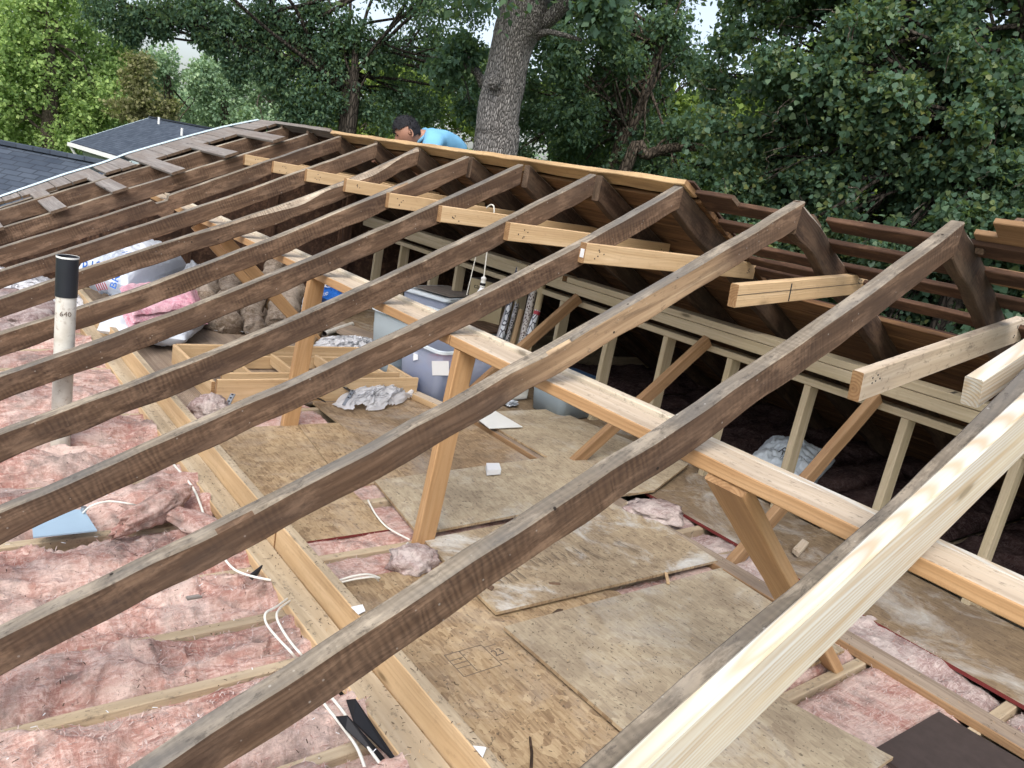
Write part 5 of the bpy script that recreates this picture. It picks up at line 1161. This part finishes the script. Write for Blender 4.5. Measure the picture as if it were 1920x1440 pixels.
def crown(name, clumps, twigs, per, size, mat, parent, seed, droop=.2, narrow=.45, tl=.35, broad=False):
    """clumps = (centre, radius); leaves sit along many short twigs that fill the clumps"""
    rg = np.random.default_rng(seed); allv = []
    for c, r in clumps:
        nt_ = max(3, int(twigs)); c = np.array(c)
        d = rg.normal(size=(nt_, 3)); d /= np.linalg.norm(d, axis=1)[:, None]
        rad = r * (rg.random(nt_) ** .45); lobes = 1 + .35 * np.sin(d[:, 0] * 5 + seed + c[0]) * np.cos(d[:, 2] * 6 + c[1])
        o = c + d * (rad * lobes)[:, None] * np.array([1, 1, .8])
        td = d * .6 + rg.normal(size=(nt_, 3)) * .6 + np.array([0, 0, -droop]); td /= np.linalg.norm(td, axis=1)[:, None]
        L = r * tl * (.5 + rg.random(nt_))
        s = rg.random((nt_, per)); p = o[:, None, :] + td[:, None, :] * (s * L[:, None])[:, :, None] + rg.normal(size=(nt_, per, 3)) * size * .7
        p = p.reshape(-1, 3); n = len(p)
        ax = rg.normal(size=(n, 3)) + np.repeat(td, per, 0) * .8 + np.array([0, 0, -droop]); ax /= np.linalg.norm(ax, axis=1)[:, None]
        nm = rg.normal(size=(n, 3)) + np.array([0, 0, .9]); sd = np.cross(ax, nm); sd /= np.linalg.norm(sd, axis=1)[:, None] + 1e-9
        up_ = np.cross(sd, ax)
        sz = size * (.45 + 1.0 * rg.random(n) ** 1.3)[:, None]
        prof = [(0, 0), (.12, .44), (.50, .46), (1, 0), (.50, -.46), (.12, -.44)] if broad else [(0, 0), (.45, narrow), (1, 0), (.5, -narrow)]
        q = np.stack([p + ax*sz*a + sd*sz*b_ + up_*sz*(abs(b_)*.25 - a*a*.15) for a, b_ in prof], 1)
        allv.append(q.reshape(-1, 3))
    K = 6 if broad else 4
    v = np.concatenate(allv).astype(np.float32); nf = len(v) // K
    me = bpy.data.meshes.new(name); me.vertices.add(len(v)); me.vertices.foreach_set('co', v.ravel()); me.loops.add(nf * K); me.loops.foreach_set('vertex_index', np.arange(nf * K, dtype=np.int32))
    me.polygons.add(nf); me.polygons.foreach_set('loop_start', np.arange(nf, dtype=np.int32) * K); me.polygons.foreach_set('loop_total', np.full(nf, K, np.int32)); me.update(); me.materials.append(mat)
    o = bpy.data.objects.new(name, me); COL.objects.link(o)
    if parent: o.parent = parent
    return o
def tree(name, base, trunk, r0, clumps, twigs, per, size, lmat, bmat, label, seed=1, droop=.2, narrow=.45, group=None, limbs=True, tl=.35, broad=False, cat='tree'):
    base = Vector(base); t = empty(name, tuple(base)); tag(t, label, cat, group)
    tr = spline([Vector(p) - base for p in trunk], 6); mb = MB(); n = len(tr)
    mb.tube(tr, [r0 * (1 - .62 * i / n) * (1 + .06 * nz(i * .9, seed)) for i in range(n)], 14); rr = random.Random(seed)
    tk = mb.build('trunk', [bmat], t, True)
    if limbs:
        mb = MB()
        for c, r in clumps:
            e = Vector(c) - base; k = rr.randrange(n // 3, n); s = tr[k]
            m1 = s.lerp(e, .4) + Vector((rr.uniform(-1, 1), rr.uniform(-1, 1), rr.uniform(0, 1))) * r * .35; m2 = s.lerp(e, .75) + Vector((rr.uniform(-1, 1), rr.uniform(-1, 1), rr.uniform(-.6, .6))) * r * .3
            pts = spline([s, m1, m2, e], 5); q = len(pts); mb.tube(pts, [r0 * .17 * (1 - .85 * i / q) + .004 for i in range(q)], 6, caps=False)
            for _ in range(5):
                s2 = pts[rr.randrange(q // 2, q)]; e2 = e + Vector((rr.gauss(0, .5), rr.gauss(0, .5), rr.gauss(0, .4))) * r
                mb.tube(spline([s2, s2.lerp(e2, .5) + Vector((0, 0, .12 * r)), e2], 4), [.012, .010, .009, .008, .007, .006, .005, .004, .003][:9], 4, caps=False)
        mb.build('limbs', [bmat], t, True)
    o = crown('crown', [(tuple(Vector(c) - base), r) for c, r in clumps], twigs, per, size, lmat, t, seed, droop, narrow, tl, broad)
    return t
def cl(px, py, dist, rpx): return (tuple(away(px, py, dist)), rpx / FPX * dist)
def field(x0, x1, y0, y1, dist, rpx, step, seed, jit=.35, drop=0.0, depth=1.5, hole=()):
    rg = random.Random(seed); out = []; y = y0
    while y <= y1:
        x = x0 + rg.uniform(0, step)
        while x <= x1:
            px = x + rg.gauss(0, step*jit); py = y + rg.gauss(0, step*jit)
            if rg.random() >= drop and not any(math.hypot(px-hx, (py-hy)) < hr for hx, hy, hr in hole): out.append(cl(px, py, dist + rg.uniform(-depth, depth), rpx * rg.uniform(.7, 1.25)))
            x += step
        y += step * .8
    return out
G0 = -2.9
def gp(px, dist):
    p = away(px, 260, dist); return Vector((p.x, p.y, G0))
# left bright tree, behind the neighbour house
c = [(30, 60, 62), (95, 40, 60), (150, 75, 55), (60, 130, 62), (130, 140, 60), (185, 130, 46), (200, 185, 38), (20, 190, 60), (90, 205, 55), (155, 215, 44), (195, 240, 34), (40, 250, 45), (120, 262, 34), (60, -10, 60), (-40, 120, 70), (-40, 20, 70), (-40, 220, 70), (222, 105, 24), (120, -20, 50), (212, 150, 26), (100, 100, 45), (10, 110, 50)]
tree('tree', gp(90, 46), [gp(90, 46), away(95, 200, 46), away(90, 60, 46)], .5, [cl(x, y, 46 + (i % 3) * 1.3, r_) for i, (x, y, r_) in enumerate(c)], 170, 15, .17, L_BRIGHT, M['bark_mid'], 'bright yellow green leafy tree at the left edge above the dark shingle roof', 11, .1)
tree('tree', gp(250, 44), [gp(250, 44), away(262, 240, 44), away(270, 150, 44)], .2, [cl(*q) for q in ((255, 150, 43, 26), (275, 190, 43, 28), (240, 205, 43, 24), (300, 215, 43, 22), (262, 118, 43, 18), (285, 230, 43, 22), (318, 200, 43, 14))], 90, 12, .15, L_BROWN, M['bark_mid'], 'small brownish vine covered tree just right of the bright tree', 12, .3)
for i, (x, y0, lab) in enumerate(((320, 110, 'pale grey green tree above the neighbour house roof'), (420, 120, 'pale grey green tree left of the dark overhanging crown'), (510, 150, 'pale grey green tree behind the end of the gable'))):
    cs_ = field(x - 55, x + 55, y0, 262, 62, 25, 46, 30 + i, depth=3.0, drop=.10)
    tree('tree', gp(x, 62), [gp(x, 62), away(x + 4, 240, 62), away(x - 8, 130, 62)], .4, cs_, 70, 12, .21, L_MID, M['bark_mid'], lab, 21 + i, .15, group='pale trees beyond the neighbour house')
# dark overhanging tree with two leaning stems
c = field(250, 930, -150, -50, 13.5, 50, 80, 41, depth=1.5, drop=.2) + field(640, 930, -10, 190, 13.5, 42, 56, 42, depth=1.3, drop=.24) + [cl(*q) for q in (
  (190, -10, 13, 34), (215, 25, 13, 28), (240, 60, 13, 18), (262, 30, 13, 22), (300, 8, 13, 30), (345, 20, 13, 26), (385, 5, 13, 26), (425, 25, 13, 28), (300, 50, 13, 13), (385, 62, 13, 16), (410, 85, 13, 15), (455, 50, 13, 30), (500, 20, 13, 30), (470, 100, 13, 24), (510, 75, 13, 26), (555, 50, 13, 30), (440, 130, 13, 14), (505, 130, 13, 24), (530, 168, 13, 28), (560, 120, 13, 30), (600, 80, 13, 24), (565, 200, 13, 24), (600, 160, 13, 36), (625, 120, 13, 26), (610, 210, 13, 22), (540, 210, 13, 14), (650, 180, 13, 28), (700, 205, 13, 30), (740, 175, 13.5, 30), (800, 200, 14, 28), (590, 12, 13, 22))]
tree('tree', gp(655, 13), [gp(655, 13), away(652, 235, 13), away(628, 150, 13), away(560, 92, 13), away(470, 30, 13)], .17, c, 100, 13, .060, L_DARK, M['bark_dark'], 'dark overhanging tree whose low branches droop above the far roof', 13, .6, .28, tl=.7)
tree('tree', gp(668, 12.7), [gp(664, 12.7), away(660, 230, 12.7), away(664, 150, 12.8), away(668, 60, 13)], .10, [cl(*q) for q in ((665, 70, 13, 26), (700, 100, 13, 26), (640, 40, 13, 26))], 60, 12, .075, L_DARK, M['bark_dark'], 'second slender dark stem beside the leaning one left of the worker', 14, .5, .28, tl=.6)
# yellow green understorey
c = field(560, 960, 120, 310, 22, 30, 42, 51, depth=2.0, drop=.18)
tree('bush', gp(720, 22), [gp(720, 22), away(720, 290, 22), away(716, 200, 22)], .12, c, 80, 12, .11, L_UNDER, M['bark_mid'], 'yellow green bushes behind the worker, between the ridge and the dark leaves', 15, .2, cat='bush')
# the oak
B = away(925, 330, 9.6); ob = Vector((B.x, B.y, G0)); tp = [away(925, 320, 9.6), away(932, 240, 9.6), away(944, 160, 9.65), away(962, 80, 9.7), away(985, 10, 9.75), away(1000, -80, 9.8)]
t = empty('oak_tree', tuple(ob)); tag(t, 'thick grey barked oak trunk standing behind the ridge, right of the worker', 'tree')
tr = spline([Vector((0, 0, 0))] + [p - ob for p in tp], 12); mb = MB(); n = len(tr)
R0 = .245
def orad(p):
    h = p.z; top = (tp[-1] - ob).z; bot = (tp[0] - ob).z
    return float(np.interp(h, [0, bot, (tp[2]-ob).z, (tp[3]-ob).z, (tp[4]-ob).z, top], [.33, .245, .245, .235, .30, .20]))
mb.tube(tr, [orad(p) for p in tr], 40)
for v in mb.v:
    a = noise.noise(Vector((v.x*7, v.y*7, v.z*2.2))); b_ = noise.noise(Vector((v.x*22, v.y*22, v.z*5)))
    c_ = min(tr, key=lambda q: abs(q.z - v.z)); d = Vector((v.x - c_.x, v.y - c_.y, 0)); v += d * (.10 * a + .05 * b_)
mb.build('trunk', [M['bark']], t, True)
kb = away(926, 155, 9.35) - ob; bm = bmesh.new(); bmesh.ops.create_icosphere(bm, subdivisions=4, radius=1)
for v in bm.verts: v.co = kb + v.co * .070 * (1 + .25 * noise.noise(v.co * 3) + .3 * (1 - 2 * abs(noise.noise(v.co * 2))))
me = bpy.data.meshes.new('burl'); bm.to_mesh(me); bm.free(); me.materials.append(M['bark']); me.polygons.foreach_set('use_smooth', [True]*len(me.polygons)); o = bpy.data.objects.new('burl', me); COL.objects.link(o); o.parent = t
def limb(pts, rs): m_ = MB(); s_ = spline([p - ob for p in pts], 8); q = len(s_); m_.tube(s_, [rs[0] + (rs[1]-rs[0]) * i / q for i in range(q)], 12); return m_.build('limb', [M['bark']], t, True)
limb([away(1000, 50, 9.75), away(1040, 25, 9.6), away(1100, -40, 9.5), away(1150, -120, 9.4)], (.11, .05))
limb([away(985, 20, 9.75), away(1045, -60, 9.9), away(1080, -140, 9.9)], (.17, .08)); limb([away(1005, 70, 9.7), away(1030, 60, 9.5), (away(1090, 75, 9.2))], (.05, .015))
limb([away(985, 10, 9.75), away(945, -80, 9.8), away(920, -160, 9.9)], (.2, .1))
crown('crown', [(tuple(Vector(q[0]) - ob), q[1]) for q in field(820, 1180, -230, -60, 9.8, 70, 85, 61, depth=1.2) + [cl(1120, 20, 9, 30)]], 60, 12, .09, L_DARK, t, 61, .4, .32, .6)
# small grey stem left of the oak
tree('tree', gp(905, 10.6), [gp(905, 10.6), away(904, 230, 10.6), away(905, 160, 10.6), away(884, 128, 10.6), away(840, 118, 10.6)], .085, [cl(*q) for q in ((840, 118, 10.6, 34), (870, 90, 10.6, 30), (880, 200, 11.5, 24))], 80, 12, .075, L_DARK, M['bark'], 'thin grey stem curving left just beside the thick oak trunk', 16, .4, .32)
# dark trees right of the oak
c = field(975, 1300, -100, 350, 12.6, 40, 56, 71, depth=1.3, drop=.06, hole=((1390, 110, 60), (1345, 60, 40), (1380, 20, 50)))
tree('tree', gp(1150, 12.6), [gp(1140, 12.6), away(1150, 320, 12.0), away(1185, 240, 12.0), away(1215, 160, 12.1), away(1240, 60, 12.2)], .12, c, 120, 13, .062, L_DARK, M['bark_mid'], 'dark leafy tree directly right of the thick oak trunk', 17, .45, .34, tl=.55)
tree('tree', gp(1240, 12), [gp(1130, 11.6), away(1168, 330, 11.6), away(1215, 290, 11.6), away(1290, 275, 11.6), away(1370, 290, 11.6)], .11, [cl(*q) for q in ((1290, 240, 11.7, 34), (1370, 270, 11.5, 34), (1240, 330, 12, 30), (1330, 320, 12, 30))], 80, 12, .08, L_DARK, M['bark_mid'], 'crooked low branching tree right of the ridge end', 18, .3, .34)
tree('tree', gp(1290, 15.5), [gp(1265, 15.5), away(1262, 300, 15.5), away(1275, 200, 15.5)], .12, field(1080, 1400, 200, 360, 16, 34, 50, 72, depth=1.5, drop=.15), 75, 13, .11, L_UNDER, M['bark_mid'], 'yellow green tree glimpsed behind the crooked low branches', 19, .3)
# broad leaved tree on the right
hol = ((1405, 30, 40), (1395, 110, 42), (1350, 40, 30), (1370, 175, 24), (1545, 62, 24), (1665, 66, 26), (1350, 215, 16), (1500, 95, 18), (1600, 100, 12), (1820, 165, 12))
c = field(1350, 1990, -110, 470, 8.6, 40, 60, 81, depth=1.0, drop=.10, hole=hol) + field(1480, 1990, 150, 480, 7.8, 30, 78, 82, depth=.5, drop=.25)
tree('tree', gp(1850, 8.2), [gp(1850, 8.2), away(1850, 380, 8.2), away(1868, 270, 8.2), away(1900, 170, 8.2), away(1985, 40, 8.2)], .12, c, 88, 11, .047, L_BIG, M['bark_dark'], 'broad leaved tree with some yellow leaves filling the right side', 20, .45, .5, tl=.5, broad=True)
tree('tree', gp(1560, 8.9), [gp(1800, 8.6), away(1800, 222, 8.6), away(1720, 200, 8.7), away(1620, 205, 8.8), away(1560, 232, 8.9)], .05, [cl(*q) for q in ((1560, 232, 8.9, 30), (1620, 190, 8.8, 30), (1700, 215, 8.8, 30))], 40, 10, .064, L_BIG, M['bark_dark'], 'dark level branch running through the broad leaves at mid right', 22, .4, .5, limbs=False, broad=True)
mb_t = field(1400, 2000, 130, 480, 20, 54, 60, 83, depth=2.5, drop=.15, hole=((1405, 60, 75), (1370, 140, 60), (1350, 200, 30)))
tree('tree', gp(1600, 20), [gp(1600, 20), away(1600, 400, 20), away(1600, 260, 20)], .2, mb_t, 70, 12, .12, L_UNDER, M['bark_dark'], 'light green background tree behind the broad leaved one', 23, .2)
c = field(1380, 2020, 430, 720, 8.8, 40, 52, 91, depth=.8, drop=.08)
tree('bush', gp(1700, 8.8), [gp(1700, 8.8), gp(1700, 8.8) + Vector((0, 0, 1.2)), away(1700, 560, 8.8)], .05, c, 60, 11, .058, L_BIG, M['bark_dark'], 'tall green shrub seen between the spaced roof battens', 24, .3, .5, cat='bush', broad=True)
# bare pale twigs hanging in front of the broad leaves
crown_fill = [cl(*q) for q in ((1385, 75, 8.6, 13), (1430, 20, 8.6, 16), (1350, 80, 9, 15), (1410, 160, 8.6, 13), (1330, 140, 9, 17), (1370, 15, 9, 14), (1440, 100, 8.6, 16), (1345, 190, 9, 13))]
tw = [o for o in COL.objects if o.get('label', '').startswith('broad leaved tree')][0]; tl_ = Vector(tw.location); rr = random.Random(4)
for _ in range(40):
    px, py = rr.uniform(1340, 1915), rr.uniform(20, 430); d_ = rr.uniform(7.2, 8.4); a_ = rr.uniform(0, 6.28); L_ = rr.uniform(25, 70); p0 = away(px, py, d_); q_ = []
    for k in range(5): q_.append(away(px + math.cos(a_) * L_ * k / 4 + rr.gauss(0, 3), py + math.sin(a_) * L_ * k / 4 + 6 * (k / 4) ** 2 + rr.gauss(0, 3), d_ + rr.gauss(0, .06)) - tl_)
    mb = MB(); mb.tube(spline(q_, 4), [.006 * (1 - .8 * k / 17) for k in range(17)], 4, caps=False); mb.build('bare_twig', [M['bark_mid']], tw, True)

tf = crown('spray', [(tuple(Vector(c_) - tl_), r_) for c_, r_ in crown_fill], 26, 9, .047, L_BIG, tw, 88, .5, .5, .8, True)
# far wood closing the horizon
rg = random.Random(3); c = []
for x in range(-300, 2300, 46):
    h = 170 + .188 * x
    for dy in (-38, -8, 25, 60): c.append(cl(x + rg.uniform(-20, 20), h + dy + rg.uniform(-12, 12), 85 + rg.uniform(-6, 6), 34))
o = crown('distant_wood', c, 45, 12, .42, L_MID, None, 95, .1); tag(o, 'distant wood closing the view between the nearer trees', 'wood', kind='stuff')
